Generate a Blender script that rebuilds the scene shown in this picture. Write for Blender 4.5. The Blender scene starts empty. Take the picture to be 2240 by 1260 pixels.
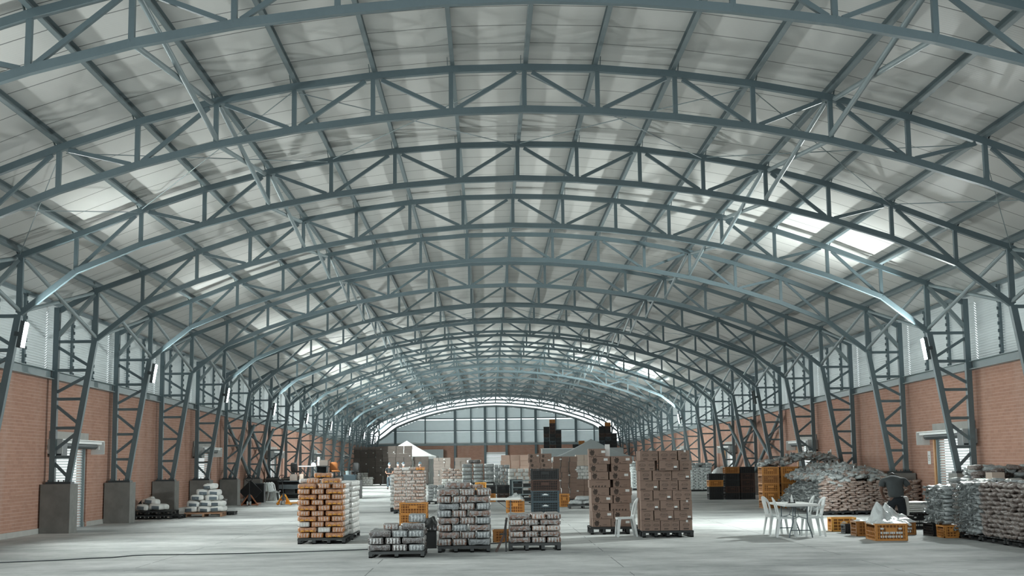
import bpy, math, random
from mathutils import Vector, Matrix, Euler, noise
random.seed(7)
SC = bpy.context.scene
COL = SC.collection
PI = math.pi

# ---------------------------------------------------------------- mesh builder
class MB:
    def __init__(self):
        self.v = []; self.f = []; self.m = []; self.sm = []
    def add(self, vs, fs, mi=0, smooth=False):
        b = len(self.v)
        self.v.extend([tuple(p) for p in vs])
        for q in fs:
            self.f.append(tuple(b + i for i in q)); self.m.append(mi); self.sm.append(smooth)
        return self
    def box(self, c, s, R=None, mi=0):
        c = Vector(c); hx, hy, hz = s[0] / 2, s[1] / 2, s[2] / 2
        vs = [Vector((x, y, z)) for z in (-hz, hz) for y in (-hy, hy) for x in (-hx, hx)]
        if R is not None: vs = [R @ p for p in vs]
        vs = [p + c for p in vs]
        return self.add(vs, [(0, 2, 3, 1), (4, 5, 7, 6), (0, 1, 5, 4), (2, 6, 7, 3), (0, 4, 6, 2), (1, 3, 7, 5)], mi)
    def bar(self, p0, p1, w, h, up=(0, 1, 0), mi=0):
        """rectangular bar from p0 to p1; h measured along `up` made square to the bar, w across"""
        p0, p1 = Vector(p0), Vector(p1); d = (p1 - p0)
        if d.length < 1e-6: return self
        d.normalize(); u = Vector(up); u = u - d * u.dot(d)
        if u.length < 1e-4: u = d.orthogonal()
        u.normalize(); s = d.cross(u)
        a, b = s * (w / 2), u * (h / 2)
        vs = [p0 - a - b, p0 + a - b, p0 + a + b, p0 - a + b, p1 - a - b, p1 + a - b, p1 + a + b, p1 - a + b]
        return self.add(vs, [(0, 3, 2, 1), (4, 5, 6, 7), (0, 1, 5, 4), (1, 2, 6, 5), (2, 3, 7, 6), (3, 0, 4, 7)], mi)
    def tube(self, pts, r, n=8, mi=0, cap=True, smooth=True):
        pts = [Vector(p) for p in pts]; rs = r if isinstance(r, (list, tuple)) else [r] * len(pts)
        vs = []; fs = []; u = None
        for i, p in enumerate(pts):
            d = (pts[min(i + 1, len(pts) - 1)] - pts[max(i - 1, 0)]).normalized()
            if u is None: u = d.orthogonal().normalized()
            else:
                u = u - d * u.dot(d)
                u = u.normalized() if u.length > 1e-5 else d.orthogonal().normalized()
            w = d.cross(u)
            for k in range(n):
                a = 2 * PI * k / n
                vs.append(p + (u * math.cos(a) + w * math.sin(a)) * rs[i])
        for i in range(len(pts) - 1):
            for k in range(n):
                a, b = i * n + k, i * n + (k + 1) % n
                fs.append((a, b, b + n, a + n))
        self.add(vs, fs, mi, smooth)
        if cap:
            self.add(vs[:n], [tuple(reversed(range(n)))], mi); self.add(vs[-n:], [tuple(range(n))], mi)
        return self
    def strip(self, prof, y0, y1, mi=0, smooth=False, dz=0.0):
        """sheet: polyline prof [(x,z)] swept from y0 to y1 (z dropping by dz)"""
        n = len(prof)
        vs = [(x, y0, z) for x, z in prof] + [(x, y1, z - dz) for x, z in prof]
        return self.add(vs, [(i, i + 1, n + i + 1, n + i) for i in range(n - 1)], mi, smooth)
    def build(self, name, mats, parent=None, loc=None, rot=None):
        me = self.mesh(name, mats)
        return link(name, me, parent, loc, rot)
    def mesh(self, name, mats):
        me = bpy.data.meshes.new(name)
        me.from_pydata(self.v, [], self.f)
        for m in (mats if isinstance(mats, (list, tuple)) else [mats]): me.materials.append(m)
        me.polygons.foreach_set('material_index', self.m)
        me.polygons.foreach_set('use_smooth', self.sm)
        me.update()
        return me

def link(name, me, parent=None, loc=None, rot=None):
    o = bpy.data.objects.new(name, me); COL.objects.link(o)
    if parent is not None: o.parent = parent
    if loc is not None: o.location = loc
    if rot is not None: o.rotation_euler = rot
    return o

def tag(o, label=None, cat=None, group=None, kind=None):
    if label: o['label'] = label
    if cat: o['category'] = cat
    if group: o['group'] = group
    if kind: o['kind'] = kind
    return o

def thing(name, label, cat, loc=(0, 0, 0), rot=(0, 0, 0), group=None):
    o = bpy.data.objects.new(name, None); COL.objects.link(o)
    o.location = loc; o.rotation_euler = rot; o.empty_display_size = .2
    return tag(o, label, cat, group)

def solo(name, me, label, cat, loc=(0, 0, 0), rot=(0, 0, 0), group=None, scale=None):
    o = link(name, me, None, loc, rot)
    if scale is not None: o.scale = scale
    return tag(o, label, cat, group)

def dup(root, loc=None, rot=None, label=None, group=None):
    r = root.copy(); COL.objects.link(r)
    if loc is not None: r.location = loc
    if rot is not None: r.rotation_euler = rot
    if label: r['label'] = label
    if group: r['group'] = group
    for ch in list(root.children):
        c = ch.copy(); COL.objects.link(c); c.parent = r
        for g in list(ch.children):
            d = g.copy(); COL.objects.link(d); d.parent = c
    return r

ORD = ['zeroth', 'first', 'second', 'third', 'fourth', 'fifth', 'sixth', 'seventh', 'eighth', 'ninth', 'tenth', 'eleventh', 'twelfth',
       'thirteenth', 'fourteenth', 'fifteenth', 'sixteenth', 'seventeenth', 'eighteenth', 'nineteenth', 'twentieth', 'twenty-first',
       'twenty-second', 'twenty-third', 'twenty-fourth', 'twenty-fifth', 'twenty-sixth']

# ---------------------------------------------------------------- materials
def new_mat(name):
    m = bpy.data.materials.new(name); m.use_nodes = True
    nt = m.node_tree; bs = nt.nodes['Principled BSDF']
    return m, nt, bs

def plain(name, col, rough=.55, metal=0., spec=.4, var=0., scale=6., bump=0., trans=0., coat=0.):
    """principled material with a little procedural tone variation"""
    m, nt, bs = new_mat(name)
    bs.inputs['Base Color'].default_value = (*col, 1); bs.inputs['Roughness'].default_value = rough
    bs.inputs['Metallic'].default_value = metal; bs.inputs['Specular IOR Level'].default_value = spec
    if coat: bs.inputs['Coat Weight'].default_value = coat; bs.inputs['Coat Roughness'].default_value = .15
    if var or bump:
        tc = nt.nodes.new('ShaderNodeTexCoord'); nz = nt.nodes.new('ShaderNodeTexNoise')
        nz.inputs['Scale'].default_value = scale; nz.inputs['Detail'].default_value = 4
        nt.links.new(tc.outputs['Object'], nz.inputs['Vector'])
        if var:
            mx = nt.nodes.new('ShaderNodeMix'); mx.data_type = 'RGBA'
            mx.inputs['A'].default_value = (*[c * (1 - var) for c in col], 1)
            mx.inputs['B'].default_value = (*[min(1, c * (1 + var)) for c in col], 1)
            nt.links.new(nz.outputs['Fac'], mx.inputs['Factor']); nt.links.new(mx.outputs['Result'], bs.inputs['Base Color'])
        if bump:
            bp = nt.nodes.new('ShaderNodeBump'); bp.inputs['Strength'].default_value = bump; bp.inputs['Distance'].default_value = .02
            nt.links.new(nz.outputs['Fac'], bp.inputs['Height']); nt.links.new(bp.outputs['Normal'], bs.inputs['Normal'])
    return m

class NT:
    """tiny helper to wire shader nodes"""
    def __init__(self, name):
        self.m, self.nt, self.bs = new_mat(name)
    def n(self, t, **kw):
        x = self.nt.nodes.new(t)
        for k, v in kw.items():
            if k in x.inputs: x.inputs[k].default_value = v
            else: setattr(x, k, v)
        return x
    def l(self, a, b): self.nt.links.new(a, b)
    def math(self, op, a, b=None, c=None):
        x = self.n('ShaderNodeMath', operation=op)
        for i, q in enumerate((a, b, c)):
            if q is None: continue
            if isinstance(q, (int, float)): x.inputs[i].default_value = q
            else: self.l(q, x.inputs[i])
        return x.outputs[0]
    def mix(self, f, a, b):
        x = self.n('ShaderNodeMix', data_type='RGBA')
        for s, q in (('Factor', f), ('A', a), ('B', b)):
            sock = x.inputs[s] if s == 'Factor' else [i for i in x.inputs if i.name == s and i.type == 'RGBA'][0]
            if s == 'Factor': sock = x.inputs[0]
            if isinstance(q, (int, float)): sock.default_value = q
            elif isinstance(q, tuple): sock.default_value = (*q, 1) if len(q) == 3 else q
            else: self.l(q, sock)
        return [o for o in x.outputs if o.type == 'RGBA'][0]
    def ramp(self, f, stops):
        x = self.n('ShaderNodeValToRGB'); e = x.color_ramp.elements
        while len(e) < len(stops): e.new(.5)
        for i, (p, c) in enumerate(stops):
            e[i].position = p; e[i].color = (*c, 1) if len(c) == 3 else c
        self.l(f, x.inputs['Fac']); return x.outputs['Color']
    def obj(self):
        return self.n('ShaderNodeTexCoord').outputs['Object']
    def sep(self, v):
        x = self.n('ShaderNodeSeparateXYZ'); self.l(v, x.inputs[0]); return x.outputs
    def comb(self, a, b, c):
        x = self.n('ShaderNodeCombineXYZ')
        for i, q in enumerate((a, b, c)):
            if isinstance(q, (int, float)): x.inputs[i].default_value = q
            else: self.l(q, x.inputs[i])
        return x.outputs[0]
    def noise(self, vec, scale, detail=4, rough=.5, **kw):
        x = self.n('ShaderNodeTexNoise'); x.inputs['Scale'].default_value = scale
        x.inputs['Detail'].default_value = detail; x.inputs['Roughness'].default_value = rough
        if vec is not None: self.l(vec, x.inputs['Vector'])
        return x.outputs['Fac']
    def mapping(self, vec, scale=(1, 1, 1), loc=(0, 0, 0), rot=(0, 0, 0)):
        x = self.n('ShaderNodeMapping'); x.inputs['Scale'].default_value = scale
        x.inputs['Location'].default_value = loc; x.inputs['Rotation'].default_value = rot
        self.l(vec, x.inputs['Vector']); return x.outputs[0]
    def bump(self, h, strength=.3, dist=.02):
        x = self.n('ShaderNodeBump'); x.inputs['Strength'].default_value = strength; x.inputs['Distance'].default_value = dist
        self.l(h, x.inputs['Height']); self.l(x.outputs['Normal'], self.bs.inputs['Normal'])
    def col(self, c): self.l(c, self.bs.inputs['Base Color'])
    def set(self, **kw):
        for k, v in kw.items(): self.bs.inputs[k.replace('_', ' ')].default_value = v
        return self

M = {}
# ================================================================ camera (50 mm class lens, about 1.75 m above the floor)
FPX = 2900.0
PITCH, YAW, ROLL, CX, CH = 0.13071, -0.01915, -0.0118, -0.75279, 1.75
D0, G, BAY = 30.70544, 0.00751, 6.0
def cam_vec(x, y, z):
    c, s = math.cos(PITCH), math.sin(PITCH); y, z = c * y - s * z, s * y + c * z
    c, s = math.cos(YAW), math.sin(YAW); return Vector((c * x - s * y, s * x + c * y, z))
cr, sr = math.cos(ROLL), math.sin(ROLL)
RX, UP, FW = cam_vec(cr, 0, sr), cam_vec(-sr, 0, cr), cam_vec(0, 1, 0)
cam = bpy.data.cameras.new('camera'); camo = bpy.data.objects.new('camera', cam); COL.objects.link(camo)
cam.sensor_fit = 'HORIZONTAL'; cam.sensor_width = 36.0; cam.lens = FPX / 2240 * 36
cam.clip_start = .1; cam.clip_end = 600
mw = Matrix((RX, UP, -FW)).transposed().to_4x4(); mw.translation = Vector((CX, 0, CH))
camo.matrix_world = mw; SC.camera = camo

# ================================================================ materials of the building
def mk_steel(name, c):
    t = NT(name); o = t.obj()
    n1 = t.noise(o, 1.7, 4); n2 = t.noise(o, 14, 3)
    f = t.math('ADD', t.math('MULTIPLY', n1, .7), t.math('MULTIPLY', n2, .3))
    t.col(t.mix(f, tuple(q * .78 for q in c), tuple(q * 1.22 for q in c)))
    t.set(Roughness=.42, Specular_IOR_Level=.5)
    return t.m
M['steel'] = mk_steel('painted_steel', (.112, .156, .172))
M['steel_tube'] = mk_steel('tube_steel', (.21, .26, .27))
M['purlin'] = mk_steel('purlin_steel', (.15, .19, .20))
M['dark_steel'] = mk_steel('dark_steel', (.05, .065, .07))

def mk_floor():
    t = NT('floor_concrete'); o = t.obj(); x, y, z = t.sep(o)
    streak = t.noise(t.mapping(o, (.16, .55, 1)), 1.0, 6, .6)
    blot = t.noise(t.mapping(o, (.09, .16, 1)), 1.0, 3, .5)
    fine = t.noise(o, 9, 5, .65)
    f = t.math('ADD', t.math('MULTIPLY', streak, .5), t.math('ADD', t.math('MULTIPLY', blot, .38), t.math('MULTIPLY', fine, .12)))
    mid = t.noise(t.mapping(o, (.5, .6, 1), (11, 5, 0)), 1.0, 8, .68)
    f = t.math('ADD', t.math('MULTIPLY', f, .55), t.math('MULTIPLY', mid, .45))
    c = t.ramp(f, [(.35, (.17, .183, .183)), (.44, (.34, .355, .35)), (.52, (.49, .505, .495)), (.62, (.68, .69, .675))])
    jx = t.math('LESS_THAN', t.math('ABSOLUTE', t.math('SUBTRACT', t.math('FRACT', t.math('MULTIPLY', t.math('ADD', x, .62), 1 / 4.2)), .5)), .0022)
    jy = t.math('LESS_THAN', t.math('ABSOLUTE', t.math('SUBTRACT', t.math('FRACT', t.math('MULTIPLY', y, 1 / 6.0)), .5)), .003)
    brk = t.math('GREATER_THAN', t.noise(o, .8, 2), .47)
    j = t.math('MULTIPLY', t.math('MAXIMUM', jx, jy), brk)
    c = t.mix(t.math('MULTIPLY', j, .7), c, (.10, .11, .11))
    st = t.ramp(t.noise(t.mapping(o, (.5, .9, 1), (3.1, 7.7, 0)), 1.1, 5, .6), [(.64, (0, 0, 0)), (.72, (1, 1, 1))])
    c = t.mix(t.math('MULTIPLY', st, .42), c, (.17, .18, .18))
    t.col(c); t.set(Roughness=.8, Specular_IOR_Level=.15)
    t.bump(fine, .06, .01)
    return t.m
M['floor'] = mk_floor()

def mk_brick(name, axis):
    t = NT(name); o = t.obj(); x, y, z = t.sep(o)
    uv = t.comb(y if axis == 'y' else x, z, 0)
    b = t.n('ShaderNodeTexBrick'); t.l(uv, b.inputs['Vector'])
    b.inputs['Scale'].default_value = 1; b.inputs['Brick Width'].default_value = .26; b.inputs['Row Height'].default_value = .088
    b.inputs['Mortar Size'].default_value = .004; b.inputs['Mortar Smooth'].default_value = .3; b.inputs['Bias'].default_value = -.1
    b.inputs['Color1'].default_value = (.40, .222, .165, 1); b.inputs['Color2'].default_value = (.47, .272, .205, 1)
    b.inputs['Mortar'].default_value = (.52, .39, .325, 1)
    n = t.noise(t.mapping(uv, (.35, .8, 1)), 1.3, 5, .6)
    c = t.mix(t.math('MULTIPLY', n, .5), b.outputs['Color'], (.31, .17, .128))
    hl = t.math('LESS_THAN', t.math('FRACT', t.math('MULTIPLY', z, 1 / .088)), .10); hg = t.math('GREATER_THAN', t.noise(t.mapping(uv, (.8, 9, 1)), 1.0, 2), .45)
    c = t.mix(t.math('MULTIPLY', t.math('MULTIPLY', hl, hg), .65), c, (.60, .43, .36))
    dirt = t.ramp(t.noise(t.mapping(uv, (1.2, .25, 1)), 1.0, 4), [(.5, (0, 0, 0)), (.75, (1, 1, 1))])
    c = t.mix(t.math('MULTIPLY', dirt, .22), c, (.55, .47, .42))
    t.col(c); t.set(Roughness=.85, Specular_IOR_Level=.2)
    t.bump(b.outputs['Fac'], -.25, .01)
    return t.m
M['brick_y'] = mk_brick('brick_side', 'y'); M['brick_x'] = mk_brick('brick_far', 'x')

def mk_roof():
    t = NT('roof_sheet'); o = t.obj(); x, y, z = t.sep(o)
    n = t.noise(t.mapping(o, (.6, .12, .6)), 1.4, 4)
    n2 = t.noise(t.mapping(o, (2.2, .5, 2.2)), 1.0, 3)
    c = t.mix(t.math('ADD', t.math('MULTIPLY', n, .6), t.math('MULTIPLY', n2, .4)), (.50, .50, .478), (.66, .655, .628))
    fr = t.math('FRACT', y)
    seam = t.math('LESS_THAN', fr, .03)
    gap = t.math('GREATER_THAN', t.noise(t.mapping(o, (.5, 1, .5)), 1.1, 2), .30)
    c = t.mix(t.math('MULTIPLY', t.math('MULTIPLY', seam, gap), .88), c, (.05, .055, .055))
    t.col(c); t.set(Roughness=.42, Specular_IOR_Level=.35)
    w = t.math('SINE', t.math('MULTIPLY', y, 2 * PI / .083))
    t.bump(w, .12, .004)
    return t.m
M['roof'] = mk_roof()
M['concrete'] = plain('pedestal_concrete', (.20, .20, .19), .85, var=.35, scale=3.5, bump=.2)
M['concrete_light'] = plain('lintel_concrete', (.42, .42, .40), .85, var=.2, scale=3)
M['louver'] = plain('louver_blade', (.66, .70, .70), .45, var=.08, scale=2)
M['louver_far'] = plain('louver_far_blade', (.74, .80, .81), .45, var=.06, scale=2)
M['shutter'] = plain('shutter_slat', (.70, .73, .73), .4, metal=.2, var=.06)
M['white_metal'] = plain('white_metal', (.75, .77, .76), .4, var=.05)
M['yellow_paint'] = plain('yellow_paint', (.62, .36, .17), .5, var=.15, scale=8)

# ================================================================ steel frame: numbers of one frame, the building line falls away by G
XS = [0, 1.40367, 2.89424, 4.39367, 5.87429, 7.3531, 8.8241, 10.31358, 11.58762]
TOP = [9.22243, 9.19255, 9.07109, 8.866, 8.5892, 8.19028, 7.70102, 7.11584, 6.65062]
BOT = [8.40072, 8.3567, 8.22247, 8.02545, 7.74364, 7.35721, 6.88554, 6.27385, 5.26796]
XW, ZBEAM, ZP, XI = 12.6398, 4.32231, 1.35308, 12.21685
EAVE = 6.07
def NX(i): return math.copysign(XS[abs(i)], i) if i else 0.
def tp(i): return Vector((NX(i), 0, TOP[abs(i)]))
def bt(i): return Vector((NX(i), 0, BOT[abs(i)]))
KS = list(range(-2, 18))
def YK(k): return D0 + BAY * k
def DZ(k): return -G * BAY * k
CHW = .13

def frame_meshes():
    r = {}
    b = MB()
    for i in range(-8, 8): b.bar(tp(i), tp(i + 1), .12, CHW, (0, 0, 1))
    r['top_chord'] = b.mesh('top_chord', M['steel'])
    b = MB()
    for i in range(-8, 8): b.bar(bt(i), bt(i + 1), .12, CHW, (0, 0, 1))
    r['bottom_chord'] = b.mesh('bottom_chord', M['steel'])
    r['vert'] = []
    for i in range(-8, 9):
        w = .13 if abs(i) == 8 else .085
        b = MB().bar(bt(i) + Vector((0, 0, .05)), tp(i) - Vector((0, 0, .05)), .09, w, (1, 0, 0))
        r['vert'].append(b.mesh('vertical', M['steel']))
    r['diag'] = []
    for m in range(-3, 4):
        for s in (-1, 1):
            a, c = tp(2 * m), bt(2 * m + s); d = (c - a).normalized()
            b = MB().bar(a + d * .18, c - d * .12, .075, .075, (0, 0, 1))
            r['diag'].append(b.mesh('diagonal', M['steel']))
    return r
FR = frame_meshes()
def seen(k): return ORD[k + 3]
for k in KS:
    t = thing('roof_truss', f'arched grey steel roof truss, {seen(k)} from the camera, spanning wall to wall', 'roof truss', (0, YK(k), DZ(k)), group='arched roof trusses')
    link('top_chord', FR['top_chord'], t); link('bottom_chord', FR['bottom_chord'], t)
    for me in FR['vert']: link('vertical', me, t)
    for me in FR['diag']: link('diagonal', me, t)

# lattice columns -------------------------------------------------
def column_meshes(s):
    zk = BOT[8]; xk = XS[8]
    def inner(z): return Vector((s * (XI + (xk - XI) * (z - ZP) / (zk - ZP)), 0, z))
    def outer(z): return Vector((s * XW, 0, z))
    r = {}
    r['wall_chord'] = MB().bar(outer(ZP), outer(EAVE + .12), .15, .15, (1, 0, 0)).mesh('wall_chord', M['steel'])
    r['inner_chord'] = MB().bar(inner(ZP), inner(zk), .15, .15, (1, 0, 0)).mesh('inner_chord', M['steel'])
    b = MB().box((s * (XW + XI) / 2, 0, ZP + .03), (.68, .34, .06))
    for dx in (-.28, -.14, 0, .14, .28): b.tube([(s * (XW + XI) / 2 + dx, -.13, ZP), (s * (XW + XI) / 2 + dx, -.13, ZP + .11)], .018, 6)
    r['base_plate'] = b.mesh('base_plate', M['dark_steel'])
    zs = [zk - .03 - .79 * q for q in range(5)]
    r['strut'] = [MB().bar(inner(z), outer(z), .08, .08, (0, 0, 1)).mesh('strut', M['steel']) for z in zs]
    zz = [(outer(zs[0] - .12), inner(zs[1] + .1)), (inner(zs[1] - .14), outer(zs[2] + .16)), (outer(zs[2] - .14), inner(zs[3] + .1)),
          (inner(zs[3] - .12), outer(zs[4] + .16)), (outer(zs[4] - .12), inner(ZP + .16))]
    r['brace'] = [MB().bar(a, c, .075, .075, (0, 0, 1)).mesh('brace', M['steel']) for a, c in zz]
    j = tp(8); j.x *= s
    r['knee_brace'] = MB().bar(j - Vector((-s * .03, 0, .1)), outer(zs[0] + .12), .14, .1, (1, 0, 1)).mesh('knee_brace', M['steel_tube'])
    r['eave_rafter'] = MB().bar(j, outer(EAVE), .1, .14, (0, 0, 1)).mesh('eave_rafter', M['steel'])
    b = MB(); b.box((s * (XW + XI) / 2 - s * .02, -.1, 0), (.82, .68, 1)); r['pedestal'] = b
    return r
PEDM = {}
for s, side in ((-1, 'left'), (1, 'right')):
    cm = column_meshes(s)
    for k in KS:
        t = thing('lattice_column', f'grey zigzag lattice steel column, {seen(k)} from the camera along the {side} brick wall', 'column', (0, YK(k), DZ(k)), group=f'lattice columns along the {side} wall')
        for q in ('wall_chord', 'inner_chord', 'base_plate', 'knee_brace', 'eave_rafter'): link(q, cm[q], t)
        if k <= 12:
            for q in ('strut', 'brace'):
                for me in cm[q]: link(q, me, t)
        else:
            b = MB()
            for q in ('strut', 'brace'):
                for me in cm[q]:
                    b.add([v.co for v in me.vertices], [tuple(p.vertices) for p in me.polygons])
            b.build('lacing', M['steel'], t)
        h = ZP + DZ(k)
        b = MB(); b.box((s * (XW + XI - .04) / 2, -.1, h / 2), (.80, .68, h))
        o = b.build('concrete_pedestal', M['concrete'], None, (0, YK(k), 0))
        tag(o, f'square grey concrete pedestal under the {seen(k)} lattice column on the {side}', 'pedestal', f'concrete pedestals along the {side} wall')

# longitudinal tubes crossing between neighbouring trusses ---------
def tube_between(name, a, b, r, label, cat, group, mat, taper=.45):
    d = (b - a).normalized()
    o = (MB().tube([a + d * .1, a + d * .22, b - d * .22, b - d * .1], [r * taper, r, r, r * taper], 8) if taper < 1 else MB().tube([a, b], r, 10)).mesh(name, mat)
    return solo(name, o, label, cat, group=group)
for k in KS[:-1]:
    for s, side in ((-1, 'left'), (1, 'right')):
        for i, where in ((4, 'high'), (8, 'low')):
            A0 = Vector((s * XS[i], YK(k), TOP[i] + DZ(k))); A1 = Vector((s * XS[i], YK(k + 1), TOP[i] + DZ(k + 1)))
            B0 = Vector((s * XS[i], YK(k), BOT[i] + DZ(k))); B1 = Vector((s * XS[i], YK(k + 1), BOT[i] + DZ(k + 1)))
            e = Vector((0, 0, .05))
            tube_between('bracing_tube', B0 + e + Vector((s * .05, 0, 0)), A1 - e + Vector((s * .05, 0, 0)), .05, f'round grey {where} {side} bracing tube rising from the {seen(k)} truss to the next', 'bracing tube', 'crossed bracing tubes between trusses', M['steel_tube'])
            tube_between('bracing_tube', A0 - e - Vector((s * .05, 0, 0)), B1 + e - Vector((s * .05, 0, 0)), .05, f'round grey {where} {side} bracing tube falling from the {seen(k)} truss to the next', 'bracing tube', 'crossed bracing tubes between trusses', M['steel_tube'])
# crossed wall pipes
for k in (5, 6):
    for s, side in ((-1, 'left'), (1, 'right')):
        x = s * (XW - .02)
        for sx, (ka, kb), w in ((.09, (k, k + 1), 'rising away'), (-.09, (k + 1, k), 'falling away')):
            a = Vector((x - s * (.1 + sx), YK(ka), ZP + DZ(ka) + .1)); b = Vector((x - s * (.1 + sx), YK(kb), ZBEAM + DZ(kb) - .35))
            tube_between('wall_brace_pipe', a, b, .085, f'thick dark pipe {w} from the {seen(k)} {side} column to the next, against brick', 'brace pipe', 'crossed pipes between wall columns', M['steel'], 1.)
# thin roof rods
for k in (-1, 5, 11):
    for a, c in ((-8, -6), (-6, -3), (-3, 0), (0, 3), (3, 6), (6, 8)):
        for (i0, i1) in ((a, c), (c, a)):
            dv = .045 if i0 == a else 0.; p = Vector((NX(i0), YK(k) + .12, TOP[abs(i0)] + DZ(k) - .02 - dv)); q = Vector((NX(i1), YK(k + 1) - .12, TOP[abs(i1)] + DZ(k + 1) - .02 - dv)); e_ = (q - p) * .015; p += e_; q -= e_
            o = MB().tube([p, q], .011, 5).mesh('tie_rod', M['steel_tube'])
            span = {-8: 'first', -6: 'second', -3: 'third', 0: 'fourth', 3: 'fifth', 6: 'sixth'}[a]
            solo('tie_rod', o, f'thin {"right" if i0 == a else "left"}-slanting tie rod, {span} panel from left beyond the {seen(k)} truss', 'tie rod', group='thin crossed roof rods')

# ================================================================ purlins
Y_NEAR, Y_FAR = 15.0, 139.2
def purlin(i):
    b = MB(); x = NX(i); z = TOP[abs(i)]
    if i == 0: tx, tz = 1, 0
    else:
        a = max(-8, i - 1); c = min(8, i + 1); d = (tp(c) - tp(a)).normalized(); tx, tz = d.x, d.z
    nrm = Vector((-tz, 0, tx)); tan = Vector((tx, 0, tz))
    base = Vector((x, 0, z)) + nrm * (CHW / 2)
    z0, z1 = -G * (Y_NEAR - D0), -G * (Y_FAR - D0)
    def seg(o0, w, h):
        p0 = base + o0 + Vector((0, Y_NEAR, z0)); p1 = base + o0 + Vector((0, Y_FAR, z1)); b.bar(p0, p1, w, h, nrm)
    side = 1 if i <= 0 else -1
    seg(nrm * .10, .012, .20); seg(nrm * .006 + tan * .035 * side, .07, .010); seg(nrm * .194 + tan * .035 * side, .07, .010)
    seg(nrm * .02 + tan * .07 * side, .008, .03)
    for k in KS:                                     # cleats bolted at each truss
        p = base + tan * (-.06 * side) + Vector((0, YK(k), DZ(k))); b.bar(p, p + nrm * .17, .10, .012, tan)
    return b.mesh('roof_purlin', M['purlin'])
for i in range(-8, 9):
    where = 'along the ridge' if i == 0 else f'{ORD[abs(i)]} to the {"left" if i < 0 else "right"} of the ridge'
    solo('roof_purlin', purlin(i), f'long grey steel purlin under the roof sheets, {where}', 'purlin', group='roof purlins')

# ================================================================ roof, floor, walls
prof = []
for i in range(-8, 9):
    a = max(-8, i - 1); c = min(8, i + 1); d = (tp(c) - tp(a)).normalized()
    p = tp(i) + Vector((-d.z, 0, d.x)) * (CHW / 2 + .205); prof.append((p.x, p.z))
sl = .40
prof = [(-13.35, prof[0][1] - sl * (13.35 - abs(prof[0][0])))] + prof + [(13.35, prof[-1][1] - sl * (13.35 - abs(prof[-1][0])))]
def roof_z(x):
    for (x0, z0), (x1, z1) in zip(prof, prof[1:]):
        if x0 <= x <= x1: return z0 + (z1 - z0) * (x - x0) / (x1 - x0)
b = MB(); zt = -G * (Y_NEAR - D0); DR = G * (Y_FAR - Y_NEAR)
b.strip([(x, z + zt) for x, z in prof], Y_NEAR, Y_FAR, dz=DR)
b.strip([(x, z + zt + .03) for x, z in reversed(prof)], Y_NEAR, Y_FAR, dz=DR)
o = b.build('ceiling', M['roof']); tag(o, 'pale grey curved sheet roof above the trusses', 'ceiling', kind='structure')

b = MB(); b.box((0, 60, -.1), (60, 260, .2))
o = b.build('floor', M['floor']); tag(o, 'worn grey concrete warehouse floor with joints and stains', 'floor', kind='structure')

XWALL = 12.85
DOORK = (1, 4, 7, 10, 13)
def dspan(k): return YK(k) + .55, YK(k) + 3.57
DH = 2.5
for s, side in ((-1, 'left'), (1, 'right')):
    b = MB(); y = 15.0; x = s * (XWALL + .12)
    def wz(yy): return ZBEAM - .06 - G * (yy - D0)
    def piece(y0, y1, z0):
        z1a, z1b = wz(y0), wz(y1)
        vs = []
        for yy, zz in ((y0, z1a), (y1, z1b)):
            vs += [(x - .12, yy, z0), (x + .12, yy, z0), (x + .12, yy, zz), (x - .12, yy, zz)]
        b.add(vs, [(0, 1, 2, 3), (7, 6, 5, 4), (0, 4, 5, 1), (1, 5, 6, 2), (2, 6, 7, 3), (3, 7, 4, 0)])
    for k in DOORK:
        d0, d1 = dspan(k); piece(y, d0, 0); piece(d0, d1, DH); y = d1
    piece(y, Y_FAR, 0)
    o = b.build(f'wall_{side}', M['brick_y']); tag(o, f'{side} side wall of reddish brick below the louvres', 'wall', kind='structure')
    b = MB(); y = 15.0
    for k in DOORK + (None,):
        d0, d1 = dspan(k) if k is not None else (Y_FAR, Y_FAR)
        b.box((s * (XWALL - .015), (y + d0) / 2, .07), (.03, d0 - y, .14)); y = d1
    o = b.build(f'baseboard_{side}', M['concrete_light']); tag(o, f'pale cement plinth along the foot of the {side} brick wall', 'baseboard', kind='structure')
    # steel beam on top of the brick
    b = MB(); p0 = Vector((s * (XWALL - .02), 15, ZBEAM - G * (15 - D0))); p1 = Vector((s * (XWALL - .02), Y_FAR, ZBEAM - G * (Y_FAR - D0)))
    b.bar(p0, p1, .16, .20, (0, 0, 1)); b.bar(p0 + Vector((-s * .05, 0, .11)), p1 + Vector((-s * .05, 0, .11)), .26, .02, (0, 0, 1)); b.bar(p0 - Vector((s * .05, 0, .11)), p1 - Vector((s * .05, 0, .11)), .26, .02, (0, 0, 1))
    o = b.build('trim_1' if s < 0 else 'trim_2', M['steel_tube']); tag(o, f'grey steel beam along the top of the {side} brick wall', 'beam', kind='structure')

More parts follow.
